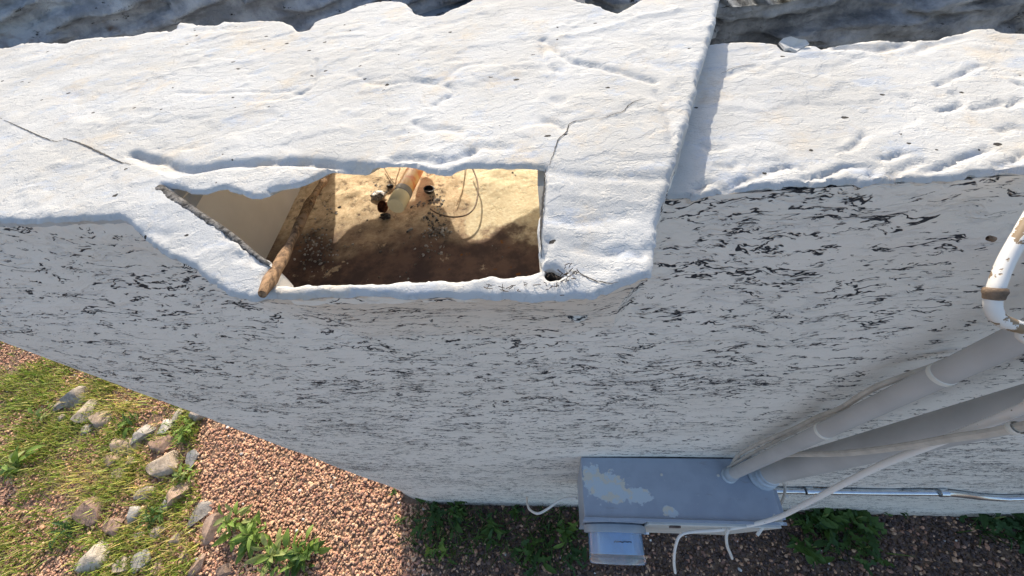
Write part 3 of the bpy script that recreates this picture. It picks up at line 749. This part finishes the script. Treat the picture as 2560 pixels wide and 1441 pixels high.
mb = MB(); mb.box((X0 - .002, Y0 - .004, BT + .0005), (X1 + .004, Y0 + .004, BT + .006)); mb.build('drip_edge', M_PANEL, cabinet, smooth=False, bevel=.001)
mb = MB(); mb.box((X1 + .0005, Y0 + .01, BT - HB), (X1 + .014, Y0 + .085, BT - .012)); mb.build('side_flange', M_PANEL, cabinet, smooth=False, bevel=.002)
q = at(1688, 1301, 1.302); mb = MB(); mb.box((q.x - .014, Y0 - .016, BT - .035), (q.x + .014, Y0 - .0105, BT - .015)); mb.build('latch', simple('latch_rusty_steel', (.16, .12, .10),   .5, .5, .3, 80), door, smooth=False, bevel=.001)
# stucco fillet painted round the panel's back edge
for x in (.09, .25, .42):
    mb = MB(); mb.lathe([(.004, 0), (.004, .0015), (0, .002)], (x + .2, .20 - .05 * (x > .3), BT), (0, 0, 1), 10); mb.build('screw', M_PANEL_IN, cabinet)
# meter
MX, MZ, MR = .1475, BT - .115, .083
meter = empty('electric_meter', (MX, Y0, MZ), 'round glass electric meter sticking out of the panel front', 'electric meter')
t = NT('clear_meter_glass'); t.b.inputs['Transmission Weight'].default_value = .82; t.b.inputs['IOR'].default_value = 1.35; t.b.inputs['Coat Weight'].default_value = 1.0
t.done((.97, .98, 1.0), .05, 0, None, .9); M_GLASS = t.m
M_RING = simple('grey_enamel_ring', (.36, .41, .46), .4, .1, .06, 30)
AX = (0, -1, 0)
mb = MB(); mb.lathe([(MR * 1.02, 0), (MR * 1.10, .004), (MR * 1.12, .012), (MR * 1.10, .022), (MR * 1.0, .024), (MR * .98, .012)], (MX, Y0 - .0065, MZ), AX, 48); ring = mb.build('ring', M_RING, meter)
mb = MB(); mb.lathe([(MR * .96, .018), (MR * .965, .075), (MR * .97, .080), (MR * .99, .084), (MR * .985, .092), (MR * .93, .099), (MR * .5, .102), (0, .103)], (MX, Y0 - .0065, MZ), AX, 48); glass = mb.build('glass_cover', M_GLASS, meter)
mb = MB(); mb.lathe([(0, .010), (MR * .88, .010), (MR * .88, .072), (MR * .84, .076), (0, .076)], (MX, Y0 - .0065, MZ), AX, 40); mb.build('meter_body', simple('meter_sky_reflection_blue', (.20, .52, .92), .35, 0, .08, 20), meter)  # sky reflection on the cylinder painted as blue into the body colour
mb = MB()
mk = random.Random(2)
for i in range(17):
    ang = -.36 + i * .036; r_ = MR * .9735; h_ = .051 + mk.uniform(-.001, .001)
    cx, cz = MX + .018 + r_ * math.sin(ang), MZ + r_ * math.cos(ang)
    mb.add([(cx - .0016, Y0 - h_, cz), (cx + .0012, Y0 - h_, cz), (cx + .0012, Y0 - h_ - mk.uniform(.002, .004), cz), (cx - .0016, Y0 - h_ - .003, cz)], [(0, 1, 2, 3)])
mb.build('printed_mark', simple('faint_black_print', (.05, .06, .08), .6), glass, smooth=False)
mb = MB(); mb.box((-.005, -.003, -.006), (.005, .003, .006), Matrix.Rotation(.5, 3, 'Y'), (MX + MR * 1.08, Y0 - .028, MZ + .03)); mb.build('seal_tag', simple('white_seal', (.75, .78, .82), .4), ring, smooth=False, bevel=.001)

# conduits
M_PIPE = simple('grey_painted_conduit', (.47, .46, .445), .45, 0, .06, 12, .05)
M_HUB = simple('pale_blue_grey_hub', (.42, .47, .52), .4, .2, .08, 40); M_BAND = simple('ivory_strap', (.72, .70, .63), .45, 0, .05, 30)
def conduit(name, A, B, r, lab, straps):
    t_ = (B - A).normalized(); e = empty(name, A, lab, 'conduit', 'grey conduits rising from the panel')
    m_ = MB(); m_.tube([A + (B - A) * k / 10 for k in range(11)], r, 28); m_.build('pipe', M_PIPE, e)
    m_ = MB(); up = Vector((0, 0, 1)); m_.lathe([(r * 1.45, -.001), (r * 1.45, .004), (r * 1.22, .007), (r * 1.18, .018), (r * 1.28, .020), (r * 1.28, .027), (r * 1.12, .030), (r * 1.1, .042), (r * 1.0, .044)], A, t_, 28); h = m_.build('hub', M_HUB, e)
    m_ = MB(); q = A + t_ * .026 + Vector((r * 1.62, -.0 , 0)); m_.tube([q, q + Vector((.008, -.002, 0))], .0022, 8); m_.build('screw', M_HUB, h)
    for f_, wd in straps:
        m_ = MB(); c_ = A + (B - A) * f_; m_.lathe([(r * 1.002, 0), (r * 1.07, .001), (r * 1.07, wd), (r * 1.002, wd + .001)], c_, t_, 28); m_.build('strap', M_BAND, e)
    return e
p1a = at(1822, 1190, 1.295); p1b = at(2500, 868, .455); p1b = p1a + (p1b - p1a) * 2.6
conduit('conduit', p1a, p1b, .0145, 'thinner grey conduit with two ivory straps rising from the panel', [(.222, .007), (.346, .007)])
p2a = at(1906, 1188, 1.295); p2b = at(2560, 1020, .62); p2b = p2a + (p2b - p2a) * 3.2
conduit('conduit', p2a, p2b, .0280, 'thicker grey conduit rising beside the thinner one at panel right edge', [])
M_CABLE = simple('grey_beige_cable', (.55, .51, .45), .5, 0, .1, 40)
wire('cable', [(1800+28,1166,1.28),(1845,1140,1.2),(1880,1118,1.1),(1930,1095,1.0),(1985,1072,.92),(2040,1045,.84),(2100,1022,.75),(2135,1000,.70),(2190,968,.64),(2260,942,.60),(2330,918,.57),(2400,890,.55)], .0048, M_CABLE, 'grey cable bowing out along the upper side of the thin conduit', 'cable', group='cables at the panel')
wire('cable', [(1820,1170,1.285),(1870,1140,1.15),(1930,1108,1.02),(1985,1080,.93),(2040,1055,.85),(2100,1030,.76)], .0042, M_CABLE, 'grey cable hugging the upper edge of the thin conduit', 'cable', group='cables at the panel')
wire('cable', [(1950,1138,1.12),(2000,1136,.98),(2080,1135,.87),(2170,1128,.78),(2280,1113,.69),(2380,1096,.625),(2470,1083,.575),(2560,1066,.53),(2700,1035,.46),(3000,960,.36),(3600,800,.26)], .0055, M_CABLE, 'long grey cable crossing over the thick conduit to the right edge', 'cable', group='cables at the panel')
q = at(2530, 1073, .545); mb = MB(); mb.lathe([(.0075, 0), (.0082, .002), (.0082, .006), (.0075, .008)], q, (at(2560,1066,.53) - q), 16); o = mb.build('cable_clip', M_BAND); tag(o, 'small ivory clip round the long grey cable near the right edge', 'clip')
M_DIRTYW = mat_flaky('dirty_white_sheath', (.80, .77, .73), (.22, .18, .15), 130, .67, .5)
hc0 = at(2700, 950, .44); P = spline([hc0 + Vector((.03, .04, 1.0)), hc0 + Vector((.01, .02, .4))] + [at(*q) for q in [(2700,950,.44),(2560,1020,.52),(2440,1070,.60),(2340,1108,.68),(2200,1165,.82),(2080,1225,.98),(2010,1262,1.1),(1950,1292,1.22),(1880,1312,1.30),(1800,1325,1.36),(1730,1330,1.40),(1700,1340,1.42),(1688,1370,1.47),(1685,1405,1.55),(1688,1432,1.65)]], 8)
mb = MB(); nP = len(P); mb.tube(P, [.0058 if i < nP * .55 else .0058 - .0015 * min(1, (i - nP * .55) / (nP * .2)) for i in range(nP)], 14)
tag(mb.build('hanging_cable', M_DIRTYW), 'dirty white cable sweeping over the panel front and dangling below', 'cable', 'cables at the panel')
M_WHITEW = simple('off_white_wire', (.68, .66, .62), .45, 0, .06, 40)
wire('loose_wire', [(1442,1246,1.62),(1420,1246,1.64),(1395,1254,1.66),(1370,1272,1.68),(1345,1284,1.7),(1325,1275,1.74),(1318,1258,1.8),(1317,1243,2.0)], .0045, M_WHITEW, 'white wire looping from the panel left side to the wall', 'wire', group='loose white wires')
wire('loose_wire', [(1822,1322,1.33),(1816,1340,1.36),(1818,1365,1.42),(1826,1385,1.48),(1830,1396,1.52)], .0042, M_WHITEW, 'short white wire end dangling below the middle of the panel', 'wire', group='loose white wires')
wire('wire_stub', [(1912,1310,1.32),(1902,1325,1.33),(1893,1338,1.34)], .0045, M_WHITEW, 'straight white wire stub below the right corner of the panel', 'wire', group='loose white wires')
wire('loose_wire', [(1950,1198,1.5),(1962,1215,1.55),(1960,1240,1.55),(1950,1265,1.5),(1945,1275,1.45)], .0042, M_CABLE, 'grey wire drooping off the right end of the panel', 'wire', group='loose white wires')
wire('loose_wire', [(1975,1268,1.5),(2010,1272,1.7),(2040,1262,1.9)], .0038, M_WHITEW, 'thin pale wire low on the wall right of the panel', 'wire', group='loose white wires')
# galvanised conduit along the foot of the wall
M_GALV = simple('galvanised_steel', (.62, .66, .70), .22, .95, .06, 60)
emt = [wallpt(x, y, .236) for x, y in ((1900,1226),(1935,1226),(2040,1228),(2160,1230),(2280,1231),(2352,1232),(2400,1236),(2450,1242),(2510,1245),(2570,1244),(2750,1246))] + [Vector((3.6, .236, wallpt(2750, 1246, .236).z))]
e = empty('steel_conduit', emt[0], 'shiny galvanised steel conduit running along the wall foot right of the panel', 'conduit')
mb = MB(); mb.tube(spline(emt, 6), .0125, 18); mb.build('pipe', M_GALV, e)
for px, py in ((2022, 1227), (2356, 1231)):
    q = wallpt(px, py, .236); mb = MB(); mb.lathe([(.0128, -.014), (.0165, -.013), (.0165, .013), (.0128, .014)], q, (1, 0, 0), 20); cpl = mb.build('coupling', M_GALV, e)
mb = MB(); q0 = wallpt(1985, 1216, .236)
# white painted pipe at the right edge, near the lens
M_WPIPE = mat_flaky('flaked_white_pipe_paint', (.72, .70, .66), (.25, .18, .11), 55, .56, .5); M_BROWN = simple('weathered_brown_coupling', (.15, .105, .07), .7, 0, .4, 120, .4)
wq = at(2640, 440, .225); wz = at(2640, 850, .305); wd_ = wq - at(2560, 575, .245); wp = [wq + wd_ * 6, wq + wd_ * 2.5, wq, at(2560,575,.245), at(2515,655,.258), at(2490,720,.268), at(2482,755,.275), at(2488,785,.282), at(2510,805,.288), at(2560,822,.295), wz, wz + Vector((.2, .02, -.02)), wz + Vector((.9, .02, -.03))]
e = empty('painted_pipe', at(2482, 755, .275), 'thin white pipe with flaking paint bending at a brown coupling by right edge', 'pipe')
mb = MB(); mb.tube(spline(wp, 8), .0049, 20); mb.build('pipe', M_WPIPE, e)
q, q2 = at(2489, 722, .268), at(2482, 758, .2755); mb = MB(); hh = (q2 - q).length; mb.lathe([(.0049, -.001), (.0062, .0), (.0068, hh * .22), (.0060, hh * .45), (.0057, hh * .7), (.0049, hh * .75)], q, q2 - q, 20); mb.build('coupling', M_BROWN, e)
q = at(2535, 605, .262); mb = MB(); mb.lathe([(.001, 0), (.0022, .001), (.0022, .005), (.001, .006)], q + Vector((-.006, .006, -.004)), (-1, .2, .3), 12); mb.build('bolt', M_BROWN, e)

# ================================================================== GROUND COVER
def visible_ground(n, seed, x0=-6.4, x1=3.0, y0=-.75, y1=2.4):
    r = np.random.default_rng(seed); P = np.stack([r.uniform(x0, x1, n), r.uniform(y0, y1, n)], 1)
    # keep what lies outside the house and near the picture
    out = ~((P[:, 0] > -1.06) & (P[:, 1] > .232)) & ~((P[:, 0] > -1.1) & (P[:, 1] > .36))
    k = np.array(ROT); v = np.stack([P[:, 0], P[:, 1], np.full(n, -GD)], 1) @ k
    u = 1280 + F_PX * v[:, 0] / -v[:, 2]; q = 720.5 - F_PX * v[:, 1] / -v[:, 2]
    return P[out & (u > -260) & (u < 2820) & (q < 1720)], None
def to_px(P):
    v = np.column_stack([P, np.full(len(P), -GD)]) @ np.array(ROT)
    return 1280 + F_PX * v[:, 0] / -v[:, 2], 720.5 - F_PX * v[:, 1] / -v[:, 2]
pal = np.array([(.55,.31,.18),(.62,.37,.22),(.46,.23,.14),(.66,.43,.26),(.36,.18,.12),(.58,.36,.23),(.27,.14,.10),(.60,.38,.24),(.50,.27,.17)])
Pg, _ = visible_ground(190000, 5)
# thin the gravel where soil and grass take over
EDGE = gnd(497, 1180).x                     # slate edging line
soil = Pg[:, 0] < EDGE + .03
keep = ~soil | (fbm(Pg[:, 0] * 2.2, Pg[:, 1] * 2.2, 3, 3) + rng.normal(0, .25, len(Pg)) > .0)
Pg = Pg[keep]
sz = np.clip(rng.lognormal(-4.84, .28, len(Pg)), .005, .018)
cols = 1.25 * (pal * .85 + .15 * np.array([.46, .33, .28]))[rng.integers(0, len(pal), len(Pg))] * rng.uniform(.75, 1.12, (len(Pg), 1))
wall_shade = np.clip((Pg[:, 0] + .98 + .22 * fbm(Pg[:, 0] * 3, Pg[:, 1] * 6, 4, 3)) / .25, 0, 1) * np.clip((Pg[:, 1] + .42 + .2 * fbm(Pg[:, 0] * 4, Pg[:, 1] * 4, 8, 3)) / .2, 0, 1)   # wall-foot shade painted into the gravel as darker stone colours
is_dark = rng.random(len(Pg)) < wall_shade * .8; cols[is_dark] = np.array([(.15,.10,.085),(.11,.08,.075),(.20,.135,.11),(.08,.06,.055)])[rng.integers(0, 4, is_dark.sum())]
white = rng.random(len(Pg)) < .006; cols[white] = (.75, .72, .68)
zc = rng.uniform(.0, .013, len(Pg))
M_GRAVEL = mat_attr('gravel_stone', .85, .25, 90)
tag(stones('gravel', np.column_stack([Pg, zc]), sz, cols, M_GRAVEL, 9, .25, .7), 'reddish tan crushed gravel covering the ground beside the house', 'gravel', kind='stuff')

# rocks along the edge of the gravel bed
ROCKS = [  # px, py, half w, half h (px), colour, label
 (212,1030,36,22,(.62,.53,.42),'pale tan rock left of a rounder brown one near the wall'),
 (250,1042,24,20,(.42,.32,.25),'brown rounded rock touching the pale tan rock near the wall'),
 (195,985,26,24,(.44,.40,.36),'grey rock half buried in straw grass, closest to the wall'),
 (352,1085,20,26,(.42,.42,.41),'blue grey rock behind the flat tan slab'),
 (315,1115,40,18,(.52,.40,.29),'flat tan slab rock lying slanted in the middle of the rocks'),
 (283,1145,30,16,(.46,.31,.22),'low brown rock below the flat tan slab'),
 (322,1155,22,18,(.50,.36,.26),'small reddish rock right of the low brown rock'),
 (410,1070,18,16,(.68,.66,.62),'small white rock near the upper end of the slate edging'),
 (408,1105,30,18,(.40,.25,.18),'dark red brown wedge rock under the small white rock'),
 (420,1150,38,28,(.56,.46,.36),'large tan slab rock beside the slate edging'),
 (476,1150,14,24,(.30,.33,.36),'thin grey slate standing at the gravel edge'),
 (443,1232,26,34,(.60,.42,.31),'upright pink tan rock beside the grass patch'),
 (415,1258,14,18,(.55,.56,.56),'small pale pebble leaning on the upright pink tan rock'),
 (228,1272,32,36,(.34,.21,.165),'large dark reddish rock amid the grass'),
 (272,1312,36,20,(.37,.23,.18),'flat reddish rock below the large dark reddish rock'),
 (333,1288,18,24,(.50,.50,.48),'pale blue grey rock right of the reddish rocks'),
 (496,1282,20,34,(.27,.275,.28),'dark slate slab at the corner of the gravel bed'),
 (524,1330,24,42,(.55,.37,.28),'long pink rock at the lower corner of the gravel bed'),
 (236,1385,42,30,(.64,.59,.50),'big cream rock at the bottom left'),
 (300,1412,24,26,(.55,.47,.38),'tan rock right of the big cream rock'),
 (350,1402,24,24,(.60,.58,.54),'pale grey rock at the bottom between tan and pink rocks'),
 (385,1425,16,20,(.58,.40,.30),'small pink rock at the bottom edge'),
 (492,1040,22,20,(.58,.50,.44),'pale rock tucked against the wall at the gravel edge'),
 (440,1040,14,20,(.60,.54,.46),'small pale rock left of the one tucked against the wall'),
 (490,1415,22,24,(.36,.24,.19),'brown rock at the bottom below the long pink rock'),
 (560,1425,26,20,(.30,.20,.16),'dark brown rock at the bottom right of the brown one'),
 (210,1075,18,10,(.50,.47,.42),'small flat grey rock amid green weeds'),
 (150,1045,14,11,(.50,.43,.35),'small tan rock at the left end of the rock line'),
 (300,1180,16,12,(.47,.38,.30),'small brown rock in the grass below the small reddish rock'),
 (360,1235,20,14,(.45,.40,.34),'grey brown rock in the middle of the straw grass patch'),
 (395,1330,18,15,(.52,.44,.36),'tan rock between the dark slate and pale blue grey rock'),
 (165,1300,14,12,(.42,.31,.25),'small brown rock left of the large dark reddish rock'),
 (440,1345,16,14,(.48,.39,.31),'brown rock left of the long pink rock'),
 (345,1340,15,12,(.56,.50,.42),'small cream rock above the pale grey bottom rock'),
 (455,1390,18,14,(.40,.29,.23),'dull brown rock between the long pink rock and bottom edge'),
 (150,1010,16,12,(.46,.42,.37),'small grey rock left of the pale tan rock near the wall'),
 (395,1182,14,12,(.58,.55,.50),'small pale rock in the straw grass below the large tan slab'),
]
def mat_rock():
    t = NT('field_rock'); a = t.n('ShaderNodeAttribute', attribute_name='tint'); c = t.co()
    col = t.mix(t.step(t.noise(c, 22, 5, .65), .35, .65), t.mix(1.0, a.outputs['Color'], (.62, .60, .58), 'MULTIPLY'), a.outputs['Color'])
    return t.done(col, .85, 0, t.bump(t.noise(c, 60, 5, .65), .6, .01), .2)
M_ROCK = mat_rock()
import bmesh
for i, (px, py, hw, hh, c, lab) in enumerate(ROCKS):
    p = gnd(px, py, .02); dx = (gnd(px + hw, py, .02) - p).length; dy = (gnd(px, py + hh, .02) - p).length
    bm = bmesh.new(); bmesh.ops.create_icosphere(bm, subdivisions=3, radius=1); v = np.array([q.co[:] for q in bm.verts]); F = [[q.index for q in f.verts] for f in bm.faces]; bm.free()
    r = np.random.default_rng(100 + i)
    for _ in range(13):                                   # chip flat faces
        nn = r.normal(size=3); nn /= np.linalg.norm(nn); k = r.uniform(.42, .78); ex = np.clip(v @ nn - k, 0, None); v = v - ex[:, None] * nn
    v = v * (1 + .07 * fbm(v[:, 0] * 2 + i * 5, v[:, 1] * 2, v[:, 2] * 2, 3))[:, None]
    v = v * np.array([dx * 1.32, dy * 1.32, min(dx, dy) * .85])
    o = np_mesh('rock', v, F, M_ROCK, None, np.tile((np.array(c) * .72 + .28 * np.array([.46, .37, .28])) * .85, (len(v), 1))); o.location = (p.x, p.y, .006); o.rotation_euler = (r.uniform(-.15, .15), r.uniform(-.15, .15), r.uniform(-.25, .25))
    o.data.set_sharp_from_angle(angle=math.radians(32))
    tag(o, lab, 'rock', 'rocks along the gravel edge')

# grass: blades with seed heads
def grass(name, N, zone, seed, lmin, lmax, palette, lab, lean=(0, 0)):
    r = np.random.default_rng(seed); P, _ = visible_ground(min(N * 9, 260000), seed + 50); u, q = to_px(P); k = zone(P, u, q, r); P = P[k][:N]; n = len(P)
    L = r.uniform(lmin, lmax, n); A = r.uniform(0, 6.28, n); B = r.uniform(.15, 1.0, n); wd = r.uniform(.0022, .0045, n)
    dx, dy = np.cos(A) * np.sin(B) + lean[0], np.sin(A) * np.sin(B) + lean[1]; dz = np.cos(B)
    sx, sy = -np.sin(A), np.cos(A); V = np.zeros((n, 7, 3))
    for j, (t_, wf) in enumerate(((0, 1), (.4, .9), (.75, .6))):
        cx = P[:, 0] + dx * L * t_ * (.6 + .4 * t_); cy = P[:, 1] + dy * L * t_ * (.6 + .4 * t_); cz = dz * L * t_ * (1 - .25 * t_)
        V[:, 2*j] = np.stack([cx - sx * wd * wf, cy - sy * wd * wf, cz], 1); V[:, 2*j+1] = np.stack([cx + sx * wd * wf, cy + sy * wd * wf, cz], 1)
    V[:, 6] = np.stack([P[:, 0] + dx * L, P[:, 1] + dy * L, dz * L * .75], 1)
    f = np.array([(0, 1, 3), (0, 3, 2), (2, 3, 5), (2, 5, 4), (4, 5, 6)]); F = (f[None] + (np.arange(n) * 7)[:, None, None]).reshape(-1, 3)
    pl = np.array(palette); c = pl[r.integers(0, len(pl), n)] * r.uniform(.7, 1.25, (n, 1))
    o = np_mesh(name, V.reshape(-1, 3), F, M_LEAF, None, np.repeat(c, 7, 0), smooth=False); tag(o, lab, 'grass', kind='stuff'); return o
M_LEAF = mat_attr('grass_leaf', .55, .25, 40, .3, .35)
GRN = [(.26,.38,.05),(.36,.47,.07),(.48,.50,.10),(.16,.25,.03),(.55,.50,.16)]; STR = [(.66,.54,.15),(.74,.60,.24),(.58,.54,.12),(.42,.48,.10)]
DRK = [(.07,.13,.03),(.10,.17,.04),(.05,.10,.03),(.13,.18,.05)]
def z_green(P, u, q, r): return (u < 505) & (fbm(P[:, 0] * 2.6, P[:, 1] * 2.6, 9, 3) + r.normal(0, .18, len(P)) > .05)
def z_straw(P, u, q, r):
    d = np.minimum(np.hypot((u - 300) / 150, (q - 985) / 55), np.hypot((u - 300) / 150, (q - 1205) / 70)); d = np.minimum(d, np.hypot((u - 420) / 110, (q - 1340) / 60))
    return (u < 520) & (d + r.normal(0, .2, len(P)) < .95)
def z_bed(P, u, q, r):
    d = np.hypot((u - 690) / 130, (q - 1400) / 60); d = np.minimum(d, np.hypot((u - 1005) / 22, (q - 1300) / 70)); return (u > 520) & (d + r.normal(0, .2, len(P)) < .85)
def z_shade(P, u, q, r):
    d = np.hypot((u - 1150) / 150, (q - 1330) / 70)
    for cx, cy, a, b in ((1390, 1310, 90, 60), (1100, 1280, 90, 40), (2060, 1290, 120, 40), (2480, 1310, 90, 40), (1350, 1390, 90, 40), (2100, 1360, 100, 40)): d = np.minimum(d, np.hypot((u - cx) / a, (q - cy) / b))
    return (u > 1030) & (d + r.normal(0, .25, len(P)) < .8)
grass('green_grass', 30000, z_green, 21, .03, .11, GRN + [(.30,.27,.08)], 'patchy bright green grass growing in the sunlit soil')
grass('straw_grass', 6000, z_straw, 22, .05, .13, STR, 'yellowing long grass leaning over the rocks', (-.25, -.05))
grass('bed_grass', 900, z_bed, 23, .03, .09, GRN, 'short green grass sprouting in the sunlit gravel bed')
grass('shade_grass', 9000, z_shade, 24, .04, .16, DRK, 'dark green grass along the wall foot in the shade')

# broad-leaved weeds: each a rosette of single leaves
def leaf_mesh(name, lobed, m, col):
    ts = np.linspace(0, 1, 9); V = []; F = []; n = len(ts)
    for i, t_ in enumerate(ts):
        wv = .20 * math.sin(math.pi * min(1, t_ * .92 + .05)) ** .8 * (1.0 if not lobed else (1.35 if i % 2 else .45))
        z = .55 * t_ - .62 * t_ * t_
        V += [(t_, -wv, z + .05), (t_, 0, z), (t_, wv, z + .05)]
    for i in range(n - 1): b = i * 3; F += [(b, b+1, b+4, b+3), (b+1, b+2, b+5, b+4)]
    me = bpy.data.meshes.new(name); me.from_pydata(V, [], F); me.update(); me.materials.append(m)
    a_ = me.color_attributes.new('tint', 'FLOAT_COLOR', 'POINT'); c = np.ones((len(V), 4), np.float32); c[:, :3] = col; a_.data.foreach_set('color', c.ravel()); me.shade_smooth(); return me
LEAVES = {}
for k, c in (('a', (.09,.17,.035)), ('b', (.20,.31,.06)), ('c', (.34,.40,.14)), ('d', (.06,.13,.04))):
    LEAVES[k] = (leaf_mesh('broad_leaf_' + k, False, M_LEAF, c), leaf_mesh('lobed_leaf_' + k, True, M_LEAF, c))
M_STEM = simple('weed_stem', (.16, .20, .06), .7, 0, .2, 60)
stem_me = None
def weed(px, py, size, n, kind, lobed, lab, grp, up=.0):
    global stem_me
    p = gnd(px, py); e = empty('weed', (p.x, p.y, 0), lab, 'weed', grp)
    if stem_me is None:
        m_ = MB(); m_.tube([(0, 0, -.02), (.02, .01, .45), (.0, .03, .9)], [.035, .028, .015], 6, True); o = m_.build('stem', M_STEM, e); stem_me = o.data
    else: o = bpy.data.objects.new('stem', stem_me); COL.objects.link(o); o.parent = e
    o.location = (0, 0, 0); o.scale = (size,) * 3; o.matrix_parent_inverse = Matrix.Identity(4)
    r = random.Random(px * 7 + py)
    for i in range(int(n * 1.7)):
        lf = bpy.data.objects.new('leaf', LEAVES[r.choice(kind)][1 if lobed and r.random() < .75 else 0]); COL.objects.link(lf); lf.parent = e
        h = r.random(); s = size * r.uniform(.30, .95) * (1 - .35 * h)
        a_ = r.uniform(0, 6.28); q_ = size * r.random() ** .5 * .55 * (r.random() < .6)
        lf.location = (q_ * math.cos(a_), q_ * math.sin(a_), size * (.04 + .6 * h)); lf.rotation_euler = (r.uniform(-.7, .7), r.uniform(-.8, .35), i * 2.4 + r.uniform(-.8, .8)); lf.scale = (s, s * r.uniform(.5, 1.0), s)
GS, GH = 'weeds in the sunlit soil', 'weeds in the shade at the wall foot'
WEEDS = [
 (60,1165,.17,15,'bc',0,'broad pale green weed at the left edge of the frame',GS),
 (115,1045,.12,12,'bc',0,'small pale weed above the broad weed at left edge',GS),
 (250,935,.13,14,'ab',0,'weed against the wall at the far left end of the rocks',GS),
 (335,1060,.13,13,'ab',1,'dark green lobed weed behind the flat tan slab rock',GS),
 (478,1085,.13,15,'b',1,'bright green weed at the upper end of the slate edging',GS),
 (470,1195,.12,14,'bc',0,'light green weed at the slate edging beside the upright pink rock',GS),
 (395,1290,.12,13,'a',1,'dark green weed between pale blue grey rock and dark slate',GS),
 (180,1330,.12,14,'ad',1,'deep green weed left of the flat reddish rock',GS),
 (590,1310,.14,26,'bc',0,'grey green weed at the lower left of the gravel bed',GS),
 (645,1340,.16,32,'b',0,'bushy green weed in the middle of the gravel bed clump',GS),
 (700,1390,.16,30,'bc',0,'yellow green weed lowest in the gravel bed clump',GS),
 (770,1385,.15,32,'ab',0,'round leaved weed at the right of the gravel bed clump',GS),
 (1005,1300,.06,10,'bc',0,'tiny sunlit weed right at the shadow line',GS),
 (990,1228,.06,8,'ab',0,'small dark weed at the foot of the house corner',GS),
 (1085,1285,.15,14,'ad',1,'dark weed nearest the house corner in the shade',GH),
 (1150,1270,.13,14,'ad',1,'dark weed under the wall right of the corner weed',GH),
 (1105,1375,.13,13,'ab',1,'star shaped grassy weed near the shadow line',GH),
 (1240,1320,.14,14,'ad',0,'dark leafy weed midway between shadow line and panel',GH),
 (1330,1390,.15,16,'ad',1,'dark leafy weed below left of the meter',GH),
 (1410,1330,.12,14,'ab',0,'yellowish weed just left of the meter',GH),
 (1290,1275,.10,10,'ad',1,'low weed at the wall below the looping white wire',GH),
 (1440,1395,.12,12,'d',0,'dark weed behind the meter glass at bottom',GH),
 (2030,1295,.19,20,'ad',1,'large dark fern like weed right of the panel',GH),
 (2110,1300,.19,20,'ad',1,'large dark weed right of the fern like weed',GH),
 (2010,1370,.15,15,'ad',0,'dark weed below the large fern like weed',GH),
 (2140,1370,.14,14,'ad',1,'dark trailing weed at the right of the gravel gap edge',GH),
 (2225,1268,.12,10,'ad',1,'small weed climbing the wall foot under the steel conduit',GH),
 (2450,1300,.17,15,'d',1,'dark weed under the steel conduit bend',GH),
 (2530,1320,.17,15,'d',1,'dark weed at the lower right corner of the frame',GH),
]
for W_ in WEEDS: weed(*W_)
